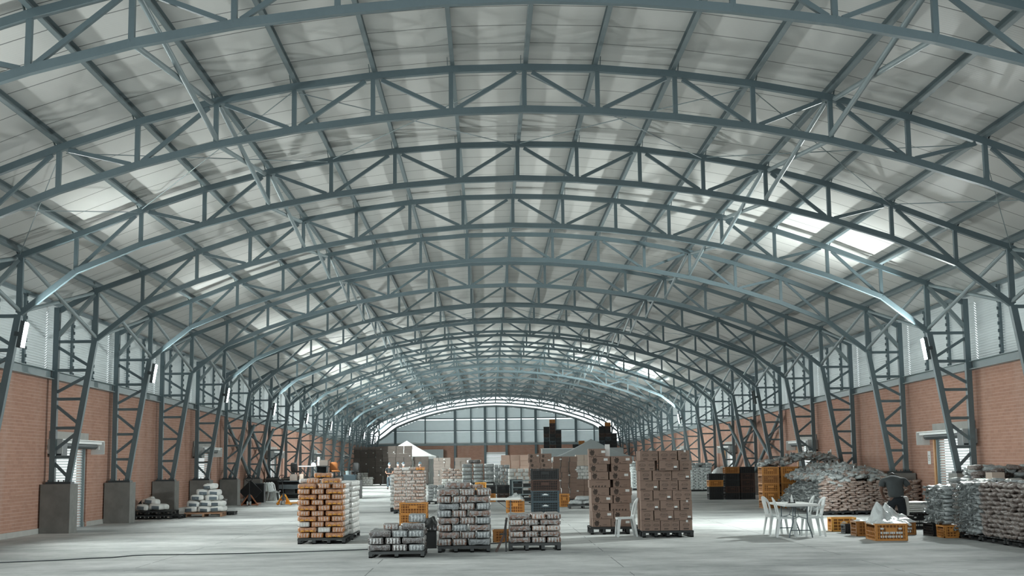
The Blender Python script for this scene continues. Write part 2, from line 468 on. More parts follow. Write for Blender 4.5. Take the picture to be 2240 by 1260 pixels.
# side louvre windows: one per bay
ZL0, ZL1 = ZBEAM + .12, roof_z(12.9) - .06
def louver_mesh(s):
    b = MB(); n = int((ZL1 - ZL0) / .07) + 2; fall = G * BAY
    for j in range(n):
        z = ZL0 - .05 + j * .07; x = s * 12.93
        for half in (0,):
            p0 = Vector((x, .03, z)); p1 = Vector((x, BAY - .03, z - fall))
            b.bar(p0, p1, .005, .080, (s * -.72, 0, .7))
    return b.mesh('louver_window', M['louver'])
nwin = 1
LM = {s: louver_mesh(s) for s in (-1, 1)}
PM = {}
for s in (-1, 1):
    for q in range(1, 3):
        b = MB(); y = BAY * q / 3
        b.bar((s * 12.84, y, ZL0 - G * y), (s * 12.84, y, ZL1 - G * y), .10, .07, (1, 0, 0))
        z = ZL0
        while z < ZL1 - .1:                            # saw-tooth blade clips on the post
            b.bar((s * 12.78, y, z - G * y), (s * 12.78, y + .001, z + .085 - G * y), .03, .03, (1, 0, 0)); z += .2
        PM[s, q] = b.mesh('louver_post', M['steel'])
    b = MB().bar((s * 12.86, 0, ZL1), (s * 12.86, BAY, ZL1 - G * BAY), .1, .1, (0, 0, 1)); PM[s, 'h'] = b.mesh('head_rail', M['steel'])
for s, side in ((-1, 'left'), (1, 'right')):
    for k in range(-2, 18):
        w = link(f'window_{nwin}', LM[s], None, (0, YK(k), DZ(k))); nwin += 1
        tag(w, f'pale louvred window band above the {side} wall, {ORD[k + 3]} bay from the camera', 'window', kind='structure')
        for q in (1, 2): link('post', PM[s, q], w)
        link('head_rail', PM[s, 'h'], w)

# rolling shutter doors ------------------------------------------------
def door_meshes(s):
    W = 3.02; r = {}; xin = s * (XWALL + .06)
    b = MB(); z = .02
    while z < DH - .02:
        b.box((xin, W / 2, z + .018), (.02, W - .1, .034)); b.box((xin + s * .012, W / 2, z + .046), (.012, W - .1, .02)); z += .078
    r['curtain'] = b
    r['guide'] = [MB().box((s * (XWALL + .03), y, DH / 2), (.1, .07, DH)) for y in (.03, W - .03)]
    r['lintel'] = MB().box((s * (XWALL - .01), W / 2 - .05, DH + .13), (.06, W + .5, .26))
    r['roller'] = MB().tube([(s * (XWALL - .2), -.1, DH - .12), (s * (XWALL - .2), W + .3, DH - .12)], .10, 12)
    g = MB().box((s * (XWALL - .2), W / 2 + .1, DH + .02), (.42, W + .9, .03)); g.box((s * (XWALL - .34), W / 2 + .1, DH - .04), (.03, W + .8, .07))
    r['hood'] = g
    e = []
    for y in (-.38, W + .62):
        q = MB().box((s * (XWALL - .2), y, DH - .17), (.42, .02, .40)); q.box((s * (XWALL - .2), y, DH - .17), (.1, .1, .1)); e.append(q)
    q = MB().box((s * (XWALL - .2), -.12, DH - .2), (.36, .5, .44)); e.append(q)
    r['bracket'] = e
    return r
nd = 1
for s, side in ((-1, 'left'), (1, 'right')):
    dm = door_meshes(s); me = {}
    for q in dm:
        mt = {'curtain': M['shutter'], 'guide': M['steel_tube'], 'lintel': M['concrete_light'], 'roller': M['dark_steel'], 'hood': M['white_metal'], 'bracket': M['white_metal']}[q]
        me[q] = [x.mesh(q, (M['dark_steel'] if (q == 'bracket' and j == 2) else mt)) for j, x in enumerate(dm[q])] if isinstance(dm[q], list) else [dm[q].mesh(q, mt)]
    for j, k in enumerate(DOORK):
        d = link(f'door_{nd}', me['curtain'][0], None, (0, dspan(k)[0], 0)); nd += 1
        tag(d, f'slatted white rolling shutter door in the {side} wall, {ORD[j + 1]} from the camera', 'door', kind='structure')
        for q in ('guide', 'lintel', 'roller', 'hood', 'bracket'):
            for x in me[q]: link(q, x, d)
        st = MB().box((s * (XWALL - .03), 3.13, DH / 2 - .1), (.05, .12, DH - .2)).build('jamb_strip', M['yellow_paint'] if (s > 0) else M['brick_y'], d)

# ---------------------------------------------------------------- far wall
YW = 138.9; DZW = -G * (YW - D0)
ZFB = 3.55
b = MB()
b.box((-7.0, YW + .1, ZFB / 2), (11.8, .2, ZFB)); b.box((7.0, YW + .1, ZFB / 2), (11.8, .2, ZFB)); b.box((0, YW + .1, (ZFB + 2.75) / 2), (2.2, .2, ZFB - 2.75))
o = b.build('wall_far', M['brick_x']); tag(o, 'far end wall of reddish brick below the big louvres', 'wall', kind='structure')
o = MB().box((0, YW - .05, ZFB + .1), (25.7, .2, .24)).build('trim_3', M['steel_tube']); tag(o, 'grey steel beam along the top of the far brick wall', 'beam', kind='structure')
def botz(x):
    x = abs(x)
    for i in range(8):
        if XS[i] <= x <= XS[i + 1]: return BOT[i] + (BOT[i + 1] - BOT[i]) * (x - XS[i]) / (XS[i + 1] - XS[i]) + DZW
    return BOT[8] + DZW - (x - XS[8]) * .6
posts = [-12.7, -10.4, -7.3, -4.2, -2.55, -1.07, .1, 1.14, 2.7, 4.2, 6.3, 8.4, 10.3, 12.7]
rows = [ZFB + .22, 5.05, 6.33, 8.0]
wi = 0
for a, c in zip(posts, posts[1:]):
    b = MB(); z = rows[0] + .06; xm0, xm1 = a, c
    while True:
        lim = min(botz(a), botz(c)) if a * c >= 0 else min(botz(a), botz(c))
        hi = max(botz(a), botz(c)) if a * c > 0 else botz(0)
        if z + .07 > hi: break
        x0, x1 = a, c
        if z + .07 > botz(a) and a < 0:
            x0 = a + (c - a) * (z + .07 - botz(a)) / max(1e-6, botz(c) - botz(a))
        if z + .07 > botz(c) and c > 0:
            x1 = c - (c - a) * (z + .07 - botz(c)) / max(1e-6, botz(a) - botz(c))
        near = min(abs(z - r) for r in rows[1:3])
        if x1 - x0 > .05 and not (0 < min([(r - z) for r in rows[1:3] if r > z] + [9]) < .10):
            b.bar((x0, YW + .1, z), (x1, YW + .1, z), .008, .155, (0, -.62, .78))
        z += .12
    w = b.build(f'window_{nwin}', M['louver_far']); nwin += 1; wi += 1
    tag(w, f'pale louvred panel above the far wall, {ORD[wi]} from left', 'window', kind='structure')
    p = MB(); main = a in (-10.4, -4.2, -1.07, 1.14, 4.2, 8.4)
    ww = .26 if main else .13
    p.box((a, YW - .05, (rows[0] + botz(a)) / 2), (ww, .16, botz(a) - rows[0])); p.build('post', M['steel'], w)
    p = MB()
    for r in rows[1:3]:
        zz = r
        if zz < max(botz(a), botz(c)) - .05:
            xa = a if botz(a) > zz else a + (c - a) * (zz - botz(a)) / (botz(c) - botz(a)); xc = c if botz(c) > zz else c - (c - a) * (zz - botz(c)) / (botz(a) - botz(c))
            p.box(((xa + xc) / 2, YW, zz), (xc - xa, .1, .10))
    if p.v: p.build('rail', M['steel'], w)
b = MB(); xs_ = [-12.6 + .6 * i for i in range(43)]
for x0, x1 in zip(xs_, xs_[1:]): b.bar((x0, YW + .02, botz(x0) + .0), (x1, YW + .02, botz(x1) + .0), .22, .20, (0, 0, 1))
o = b.build('trim_10', M['steel_tube']); tag(o, 'curved steel rail along the arched top of the far louvres', 'rail', kind='structure')
for x in (-10.4, -4.2, -1.07, 1.14, 4.2, 8.4):
    o = MB().box((x, YW - .1, ZFB / 2), (.24, .18, ZFB)).build(f'trim_{4 + [-10.4, -4.2, -1.07, 1.14, 4.2, 8.4].index(x)}', M['steel'])
    tag(o, f'grey steel post standing against the far brick wall, {ORD[1 + [-10.4, -4.2, -1.07, 1.14, 4.2, 8.4].index(x)]} from left', 'post', kind='structure')
b = MB(); z = .02
while z < 2.7:
    b.box((0, YW + .08, z + .05), (2.1, .02, .085)); z += .11
d = b.build(f'door_{nd}', M['shutter']); tag(d, 'white rolling shutter door in the far end wall', 'door', kind='structure')
MB().box((0, YW - .02, 2.72), (2.3, .2, .2)).build('hood', M['white_metal'], d)
for x in (-1.08, 1.08): MB().box((x, YW + .03, 1.3), (.08, .1, 2.6)).build('guide', M['white_metal'], d)

# ================================================================ lamps at the truss knees
def mk_emit(name, c, s):
    m = bpy.data.materials.new(name); m.use_nodes = True; nt = m.node_tree; nt.nodes.clear()
    e = nt.nodes.new('ShaderNodeEmission'); o = nt.nodes.new('ShaderNodeOutputMaterial')
    e.inputs['Color'].default_value = (*c, 1); e.inputs['Strength'].default_value = s; nt.links.new(e.outputs[0], o.inputs['Surface']); return m
LAMP = 1400.
M['lamp_on'] = mk_emit('lamp_diffuser_lit', (.93, 1., .98), LAMP)
LAMPR = 3900.
M['lamp_on_right'] = mk_emit('strong_lamp_diffuser_lit', (.93, 1., .98), LAMPR)
M['lamp_on_near'] = mk_emit('near_lamp_diffuser', (.93, 1., .98), 1000.); M['lamp_on_far'] = mk_emit('bright_far_lamp_diffuser', (.93, 1., .98), 2600.); M['lamp_on_right_far'] = mk_emit('bright_far_right_lamp_diffuser', (.93, 1., .98), 8500.)
M['lamp_off'] = plain('lamp_diffuser_dark', (.02, .02, .02), .3)
def lamp_meshes(s):
    h = MB(); d = Vector((-s * .16, 0, 1)).normalized()
    up = Vector((-s, 0, 0))
    h.bar(Vector((0, 0, -.31)), Vector((0, 0, .31)), .30, .06, up); h.box((s * .10, 0, 0), (.14, .05, .10))
    for z in (-.30, .30): h.box((-s * .045, 0, z), (.05, .30, .02))
    for y in (-.14, .14): h.box((-s * .045, y, 0), (.05, .02, .62))
    e = MB().bar(Vector((-s * .034, 0, -.285)), Vector((-s * .034, 0, .285)), .255, .006, up)
    return h.mesh('lamp_housing', M['dark_steel']), e
for s, side, ks, on in ((-1, 'left', (-2, 0, 2, 4, 6, 8, 10, 12, 14, 16), None), (1, 'right', (1, 5, 9), {1, 9})):
    hm, eb = lamp_meshes(s); em = eb.mesh('diffuser', M['lamp_on'] if s < 0 else M['lamp_on_right']); ef = eb.mesh('diffuser', M['lamp_off']); enear = eb.mesh('diffuser', M['lamp_on_near']); efar = eb.mesh('diffuser', M['lamp_on_far'] if s < 0 else M['lamp_on_right_far'])
    for k in ks:
        lit = on is None or k in on
        t = thing('knee_lamp', f'{"glowing white" if lit else "unlit dark"} strip lamp on the {side} knee of the {seen(k)} truss', 'lamp', (s * (XS[8] - .16), YK(k) - .22, BOT[8] + DZ(k) - .48), (0, -s * .15, 0), group=f'lamps along the {side} knees')
        link('housing', hm, t); link('diffuser', (enear if k < 0 else em if k < 6 else efar) if lit else ef, t)
# ================================================================ cargo materials
def mk_print_bale(name, base, base2, spot, film, spot_z=.35, glint_amt=.45, rough=.3):
    """packets in clear film: printed faces on the long sides, crossed stripes on the short ends, pale film on top"""
    t = NT(name); tc = t.n('ShaderNodeTexCoord'); o = tc.outputs['Object']; nrm = tc.outputs['Normal']
    x, y, z = t.sep(o); nx, ny, nz = t.sep(nrm)
    inf = t.n('ShaderNodeObjectInfo').outputs['Random']
    vec = t.n('ShaderNodeVectorMath', operation='ADD'); t.l(o, vec.inputs[0]); t.l(t.comb(t.math('MULTIPLY', inf, 37.), t.math('MULTIPLY', inf, 11.), 0), vec.inputs[1]); ov = vec.outputs[0]
    n1 = t.noise(ov, 17, 4, .6); n2 = t.noise(ov, 42, 3, .6)
    body = t.mix(t.math('GREATER_THAN', n1, .52), base, base2)
    # long side: row of round spots in the upper half
    fx = t.math('SUBTRACT', t.math('FRACT', t.math('ADD', t.math('MULTIPLY', x, 1 / .105), .5)), .5)
    d2 = t.math('ADD', t.math('POWER', t.math('MULTIPLY', fx, .105), 2), t.math('POWER', t.math('SUBTRACT', z, spot_z * .05), 2))
    sp = t.math('LESS_THAN', d2, .036 ** 2)
    ring = t.math('LESS_THAN', d2, .017 ** 2)
    longc = t.mix(sp, body, spot); longc = t.mix(t.math('MULTIPLY', ring, .55), longc, base)
    gro = t.math('GREATER_THAN', t.math('ABSOLUTE', fx), .455); longc = t.mix(t.math('MULTIPLY', gro, .6), longc, tuple(q * .45 for q in base))
    # ends: standing stripes and pale cross bands
    wv = t.math('FRACT', t.math('ADD', t.math('MULTIPLY', y, 1 / .062), t.math('MULTIPLY', n1, 1.3)))
    stripe = t.math('LESS_THAN', wv, .38)
    endc = t.mix(stripe, body, film)
    hz = t.math('LESS_THAN', t.math('ABSOLUTE', t.math('ADD', z, t.math('MULTIPLY', t.math('SUBTRACT', n1, .5), .06))), .012)
    endc = t.mix(t.math('MULTIPLY', hz, .8), endc, film)
    isend = t.math('GREATER_THAN', t.math('ABSOLUTE', nx), .62)
    c = t.mix(isend, longc, endc)
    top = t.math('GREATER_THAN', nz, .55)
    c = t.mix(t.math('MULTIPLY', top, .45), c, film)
    hl = t.math('MULTIPLY', t.math('GREATER_THAN', n2, .60), glint_amt)  # pale flecks: highlights on the film painted into the colour
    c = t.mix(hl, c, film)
    t.col(c); t.set(Roughness=rough, Specular_IOR_Level=.6, Coat_Weight=.5, Coat_Roughness=.12)
    t.bump(t.math('ADD', n1, t.math('MULTIPLY', n2, .4)), .5, .012)
    return t.m
FILM = (.54, .55, .54)
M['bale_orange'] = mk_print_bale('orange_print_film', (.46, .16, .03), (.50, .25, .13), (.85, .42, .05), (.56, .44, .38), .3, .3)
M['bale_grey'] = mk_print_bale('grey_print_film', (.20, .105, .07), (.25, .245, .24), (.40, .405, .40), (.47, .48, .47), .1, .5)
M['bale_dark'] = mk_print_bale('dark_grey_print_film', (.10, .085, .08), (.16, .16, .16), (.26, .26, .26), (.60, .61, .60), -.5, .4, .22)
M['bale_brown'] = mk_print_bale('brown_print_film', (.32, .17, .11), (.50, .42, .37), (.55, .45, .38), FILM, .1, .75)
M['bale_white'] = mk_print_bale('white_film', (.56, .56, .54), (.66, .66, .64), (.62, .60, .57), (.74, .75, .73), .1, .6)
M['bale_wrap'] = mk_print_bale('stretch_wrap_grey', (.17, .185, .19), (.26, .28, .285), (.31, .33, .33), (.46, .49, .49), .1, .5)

def mk_bag(name, a, b, film, f=.5, rough=.35):
    t = NT(name); tc = t.n('ShaderNodeTexCoord'); o = tc.outputs['Object']
    inf = t.n('ShaderNodeObjectInfo').outputs['Random']
    vec = t.n('ShaderNodeVectorMath', operation='ADD'); t.l(o, vec.inputs[0]); t.l(t.comb(t.math('MULTIPLY', inf, 31.), t.math('MULTIPLY', inf, 17.), 0), vec.inputs[1]); ov = vec.outputs[0]
    n1 = t.noise(ov, 9, 5, .65); n2 = t.noise(ov, 30, 4, .6)
    c = t.mix(n1, a, b); c = t.mix(t.math('MULTIPLY', inf, .35), c, a)
    c = t.mix(t.math('MULTIPLY', t.math('GREATER_THAN', n2, .56), f), c, film)
    t.col(c); t.set(Roughness=rough, Specular_IOR_Level=.55, Coat_Weight=.35, Coat_Roughness=.2)
    t.bump(t.math('ADD', n1, n2), .55, .015)
    return t.m
M['bag'] = mk_bag('food_bag_film', (.19, .105, .07), (.36, .30, .265), (.54, .54, .53), .6)
M['bag_dark'] = mk_bag('food_bag_dark_film', (.10, .068, .055), (.25, .21, .19), (.46, .46, .45), .45)
M['bag_tail'] = mk_bag('clear_bag_tail', (.32, .345, .345), (.47, .50, .50), (.62, .65, .65), .5, .3)
M['bag_ruffle'] = mk_bag('clear_bag_ruffle', (.25, .275, .275), (.40, .43, .43), (.58, .61, .61), .5, .3)
M['sack'] = mk_bag('white_woven_sack', (.60, .61, .59), (.74, .75, .73), (.80, .81, .80), .3, .5)
M['sack_blue'] = plain('blue_grey_sack_print', (.12, .17, .21), .5, var=.3, scale=20)
M['clear_sheet'] = mk_bag('pale_plastic_sheet', (.62, .66, .66), (.76, .80, .80), (.84, .87, .87), .5, .22)
M['black_bag'] = plain('black_bin_bag', (.012, .014, .015), .22, spec=.7, bump=.8, scale=9, coat=.4)

def mk_card(name, c):
    t = NT(name); o = t.obj(); inf = t.n('ShaderNodeObjectInfo').outputs['Random']
    n = t.noise(t.mapping(o, (3, 3, 9)), 1.5, 4)
    k = t.mix(n, tuple(q * .88 for q in c), tuple(q * 1.1 for q in c))
    k = t.mix(t.math('MULTIPLY', inf, .3), k, tuple(q * .75 for q in c))
    t.col(k); t.set(Roughness=.75, Specular_IOR_Level=.25); return t.m
M['card'] = mk_card('brown_cardboard', (.285, .20, .16)); M['card_grey'] = mk_card('haze_grey_cardboard', (.26, .225, .20)); M['card_dark'] = mk_card('dark_brown_cardboard', (.13, .112, .10))  # card_grey has distance haze put into its colour; card_dark is plain dark brown
M['ink'] = plain('carton_ink', (.075, .055, .045), .7); M['ink_soft'] = plain('soft_carton_ink', (.16, .105, .08), .7)
M['paper'] = plain('white_paper', (.74, .76, .75), .6); M['card_edge'] = plain('pale_carton_edge', (.60, .50, .42), .7)
M['pallet_black'] = plain('black_plastic_pallet', (.022, .025, .026), .5, var=.3)
M['pallet_grey'] = plain('weathered_dark_pallet', (.065, .07, .07), .7, var=.35)
M['pallet_wood'] = plain('brown_pallet_wood', (.36, .21, .13), .7, var=.25, scale=10)
M['orange'] = plain('orange_crate_plastic', (.52, .225, .05), .45, var=.12, scale=7); M['orange_dark'] = plain('brown_orange_crate_plastic', (.36, .155, .04), .45, var=.15, scale=7)
M['orange_bright'] = plain('bright_orange_crate_plastic', (.86, .42, .09), .45, var=.08)
M['crate_black'] = plain('black_crate_plastic', (.016, .018, .019), .45); M['crate_blue'] = plain('dark_blue_grey_crate_plastic', (.045, .068, .08), .45, var=.15); M['crate_red'] = plain('dark_brown_crate_plastic', (.055, .028, .02), .45, var=.2)
M['crate_in_warm'] = plain('shaded_crate_inside', (.22, .085, .016), .6, var=.3, scale=12); M['crate_in_dark'] = plain('dark_crate_inside', (.012, .012, .012), .6)  # backing panels: shade inside the slots put into a darker colour
M['print_white'] = plain('white_crate_print', (.62, .64, .63), .5)
M['plastic_white'] = plain('white_chair_plastic', (.70, .735, .73), .35, spec=.5, var=.04)
M['table_top'] = plain('white_table_top', (.74, .75, .73), .4, var=.03); M['table_leg'] = plain('grey_table_leg', (.11, .14, .155), .4, metal=.4)
M['fork_orange'] = plain('orange_pallet_truck_paint', (.80, .33, .04), .4, var=.1); M['fork_dark'] = plain('worn_red_brown_paint', (.30, .11, .05), .5, var=.25); M['black'] = plain('black_plastic', (.015, .017, .018), .5)
M['rubber'] = plain('grey_wheel', (.42, .43, .42), .6); M['dark_grey'] = plain('dark_grey_paint', (.05, .06, .065), .5, var=.2)
M['canvas'] = plain('white_tent_canvas', (.78, .80, .79), .6, var=.03); M['canvas_grey'] = plain('grey_tent_canvas', (.42, .46, .465), .65, var=.05)
M['grey_panel'] = plain('grey_panel', (.38, .43, .44), .6, var=.06)

# ================================================================ shapes
def sgnpow(v, e): return math.copysign(abs(v) ** e, v)
def super_mesh(name, L, W, H, mat, seed=0, lumps=0, nu=24, nv=9, e1=.30, e2=.25, wrinkle=.007, groove=.13, flat=True, sag=0., patch=None):
    """soft pillow/packet: superellipsoid with packet grooves along x and wrinkles; origin at the middle of its underside"""
    rnd = random.Random(seed); off = Vector((rnd.uniform(0, 90), rnd.uniform(0, 90), rnd.uniform(0, 90)))
    vs = []; fs = []
    for j in range(nv + 1):
        ph = -PI / 2 + PI * j / nv
        for i in range(nu):
            th = 2 * PI * i / nu
            cx = sgnpow(math.cos(ph), e1)
            x = cx * sgnpow(math.cos(th), e2); y = cx * sgnpow(math.sin(th), e2); z = sgnpow(math.sin(ph), e1)
            p = Vector((x * L / 2, y * W / 2, z * H / 2))
            if lumps:
                g = abs(math.cos(PI * lumps * (x * .5 + .5))) if lumps % 1 == 0 else 0
                g = 1 - groove * (1 - abs(math.sin(PI * lumps * (x * .5 + .5)))) ** 1.5 * 1.6
                p.y *= g; p.z *= g
            nz = noise.noise(p * 16 + off) * wrinkle + noise.noise(p * 6 + off) * wrinkle * 1.4
            dirn = p.normalized() if p.length > 1e-6 else Vector((0, 0, 1))
            p = p + dirn * nz
            if sag: p.z -= sag * (x * x) * H
            p.z += H / 2
            vs.append(p)
    zmin = min(p.z for p in vs)
    for p in vs: p.z -= zmin
    for j in range(nv):
        for i in range(nu):
            a, b = j * nu + i, j * nu + (i + 1) % nu
            if j == 0: fs.append((a, b + nu, a + nu)) if False else fs.append((a, b, b + nu, a + nu))
            else: fs.append((a, b, b + nu, a + nu))
    mb = MB(); mb.add(vs, fs, 0, True)
    return mb.mesh(name, mat)

def tail_geo(mb, base, direction, length, width, seed, mi=1):
    """gathered, crumpled end of a plastic bag"""
    rnd = random.Random(seed); d = Vector(direction).normalized(); s = d.cross(Vector((0, 0, 1)))
    if s.length < .1: s = Vector((1, 0, 0))
    s.normalize(); u = s.cross(d); n = 6
    vs = []
    for r in range(3):
        f = (0, .5, 1)[r]; wd = width * (.28, .42, .62)[r]
        for i in range(n + 1):
            q = i / n - .5
            w = math.sin(i * 2.4 + seed) * width * .13 * (.4 + f) + rnd.uniform(-.02, .02)
            vs.append(Vector(base) + d * length * (f + rnd.uniform(-.12, .12) * f) + s * q * wd * 2 + u * w)
    fs = []
    for r in range(2):
        for i in range(n): a = r * (n + 1) + i; fs.append((a, a + 1, a + n + 2, a + n + 1))
    mb.add(vs, fs, mi, True)

def bag_geo(mb, L, W, H, seed, mi=0, tail=.0, tailw=.12, mt=1):
    rnd = random.Random(seed); off = Vector((rnd.uniform(0, 90), rnd.uniform(0, 90), 0)); nu, nv = (14, 6)
    vs = []
    for j in range(nv + 1):
        ph = -PI / 2 + PI * j / nv
        for i in range(nu):
            th = 2 * PI * i / nu; cx = sgnpow(math.cos(ph), .55)
            p = Vector((cx * sgnpow(math.cos(th), .55) * L / 2, cx * sgnpow(math.sin(th), .55) * W / 2, sgnpow(math.sin(ph), .7) * H / 2))
            p += Vector((noise.noise(p * 9 + off), noise.noise(p * 9 + off + Vector((5, 0, 0))), noise.noise(p * 11 + off + Vector((0, 9, 0))))) * H * .34
            p.z += H / 2; vs.append(p)
    fs = [(j * nu + i, j * nu + (i + 1) % nu, (j + 1) * nu + (i + 1) % nu, (j + 1) * nu + i) for j in range(nv) for i in range(nu)]
    mb.add(vs, fs, mi, True)
    if tail: tail_geo(mb, (0, -W / 2 + .01, H / 2), (rnd.uniform(-.3, .3), -1, rnd.uniform(-.25, .25)), tail, tailw, seed, mt)

# ---------------------------------------------------------------- pallets
def pallet(name, label, x, y, w, d, h, mat, rz=0, runners=4, group=None, boards=6):
    """x,y = front-left corner of the footprint"""
    t = thing(name, label, 'pallet', (x, y, 0), (0, 0, rz), group)
    b = MB()
    for i in range(boards):
        bw = d / boards; b.box((w / 2, bw * (i + .5), h - .012), (w, bw * .82, .024))
    b.box((w / 2, .02, h - .035), (w, .04, .03)); b.box((w / 2, d - .02, h - .035), (w, .04, .03))
    b.build('deck', mat, t)
    for i in range(runners):
        xx = .04 + (w - .08) * i / (runners - 1)
        q = MB().box((xx, .06, (h - .05) / 2), (.07, .12, h - .05)).box((xx, d / 2, (h - .05) / 2), (.07, .12, h - .05)).box((xx, d - .06, (h - .05) / 2), (.07, .12, h - .05)).box((xx, d / 2, .012), (.07, d, .024))
        q.build('runner', mat, t)
    return t

# ---------------------------------------------------------------- bales on pallets
BM = {}
def bale_mesh(kind, L, W, H, seed, lumps=4):
    key = (kind, round(L, 3), round(W, 3), round(H, 3), seed)
    if key not in BM:
        BM[key] = super_mesh(kind, L, W, H, M[kind], seed * 13 + int(L * 100), lumps, 28, 9)
    return BM[key]
def bale_stack(name, kinds, where, x, y, z, layers, w, d, h, L, S, W, first=0, jit=.008, look='printed', sides=(True, True), lumps=4, seed=1, taper=0., skip=(), top_full=2, rz=0., full=False):
    """layers of one long + two short bales; only the rows one could see are stacked"""
    rnd = random.Random(seed); bands = max(2, int(round(d / W)))
    bd = d / bands; org = Vector((x, y, z)); Rm = Matrix.Rotation(rz, 3, 'Z')
    for j in range(layers):
        seq = 'LSS' if (j + first) % 2 == 0 else 'SSL'
        for bnd in range(bands):
            xx = 0.; tot = L + 2 * S; g = (w - tot) / 2
            for q, c in enumerate(seq):
                wd = L if c == 'L' else S; cx = xx + wd / 2; xx += wd + g
                if not full and bnd > 0 and not ((q == 0 and sides[0]) or (q == 2 and sides[1])): continue
                if (j, bnd, q) in skip: continue
                kind = kinds(rnd, j, bnd, q) if callable(kinds) else kinds
                ln = min(bd * .97, L) if c == 'S' else L
                h_ = h * .995; me = bale_mesh(kind, L * .96 if c == 'L' else min(bd * .94, L), (min(bd * .93, W) if c == 'L' else S * .95), h_, rnd.randrange(3), lumps)
                px = cx + rnd.uniform(-jit, jit) + (taper * j if q == 0 else (-taper * j if q == 2 else 0))
                py = (min(bd * .96, W) / 2 if c == 'L' else min(bd * .98, L) / 2) + bnd * bd + rnd.uniform(-jit, jit)
                p = org + Rm @ Vector((px, py, 0)); p.z = z + j * h + .001 * j
                pos = ('left', 'middle', 'right')[q]; row = ('front row', 'second row', 'third row', 'back row')[min(bnd, 3)]
                solo(name, me, f'{look} {"long" if c == "L" else "short"} bale, {ORD[j + 1]} layer, {row} {pos}, {where}', 'bale', p, (0, rnd.uniform(-.006, .006), rz + rnd.uniform(-.022, .022) + (PI / 2 if c == 'S' else 0)), group=f'bales {where}')
def loose_bale(name, kind, label, p, rz, L, W, H, seed=0, lumps=4, tilt=0.):
    return solo(name, bale_mesh(kind, L, W, H, seed, lumps), label, 'bale', p, (tilt, 0, rz))

# ---------------------------------------------------------------- cartons
CMH = {}
def box_mesh(name, w, d, h, mat):
    key = (name, round(w, 3), round(d, 3), round(h, 3), mat.name)
    if key not in CMH:
        b = MB(); e = .004
        hx, hy = w / 2, d / 2
        vs = []
        for zz, i in ((0, e), (e, 0), (h - e, 0), (h, e)):
            for (sx, sy) in ((-1, -1), (1, -1), (1, 1), (-1, 1)): vs.append((sx * (hx - i), sy * (hy - i), zz))
        fs = [(3, 2, 1, 0), (12, 13, 14, 15)]
        for r in range(3):
            for i in range(4): a = r * 4 + i; c = r * 4 + (i + 1) % 4; fs.append((a, c, c + 4, a + 4))
        b.add(vs, fs); b.box((0, 0, h + .0008), (w * .98, .05, .0016)); CMH[key] = b.mesh(name, mat)
    return CMH[key]
def text_geo(mb, s, x, z, size, mi=0, shear=.25, y=-.001, wscale=1.0):
    cu = bpy.data.curves.new('lettering', 'FONT'); cu.body = s; cu.size = size; cu.shear = shear; cu.align_x = 'CENTER'; cu.align_y = 'CENTER'; cu.offset = size * .018; cu.resolution_u = 2
    ob = bpy.data.objects.new('lettering', cu); COL.objects.link(ob); bpy.context.view_layer.update()
    me = bpy.data.meshes.new_from_object(ob.evaluated_get(bpy.context.evaluated_depsgraph_get()))
    mb.add([(v.co.x * wscale + x, y, v.co.y + z) for v in me.vertices], [tuple(p.vertices) for p in me.polygons], mi)
    bpy.data.objects.remove(ob); bpy.data.curves.remove(cu); bpy.data.meshes.remove(me)
def oval_geo(mb, x, z, a, b, t, mi=0, y=-.001, n=32):
    vs = []
    for i in range(n):
        q = 2 * PI * i / n
        vs += [(x + a * math.cos(q), y, z + b * math.sin(q)), (x + (a - t) * math.cos(q), y, z + (b - t) * math.sin(q))]
    mb.add(vs, [(2 * i, 2 * ((i + 1) % n), 2 * ((i + 1) % n) + 1, 2 * i + 1) for i in range(n)], mi)
def disc_geo(mb, x, z, a, b, mi=0, y=-.001, n=14, rot=0.):
    vs = []
    for i in range(n):
        q = 2 * PI * i / n; u, v = a * math.cos(q), b * math.sin(q)
        vs.append((x + u * math.cos(rot) - v * math.sin(rot), y, z + u * math.sin(rot) + v * math.cos(rot)))
    mb.add(vs, [tuple(reversed(range(n)))], mi)
def rect_geo(mb, x0, x1, z0, z1, mi=0, y=-.001): mb.add([(x0, y, z0), (x1, y, z0), (x1, y, z1), (x0, y, z1)], [(0, 1, 2, 3)], mi)
def logo_print(w, h):                               # oval trade mark with its lines of small print
    b = MB(); s = h / .235
    oval_geo(b, 0, .13 * s, .092 * s, .043 * s, .006 * s); text_geo(b, 'Producto', 0, .132 * s, .047 * s, wscale=.86)
    for i in range(9): rect_geo(b, (-.085 + i * .0195) * s, (-.085 + i * .0195 + .014) * s, .204 * s, .214 * s)
    for i in range(5): rect_geo(b, (-.05 + i * .021) * s, (-.05 + i * .021 + .015) * s, .072 * s, .078 * s)
    return b
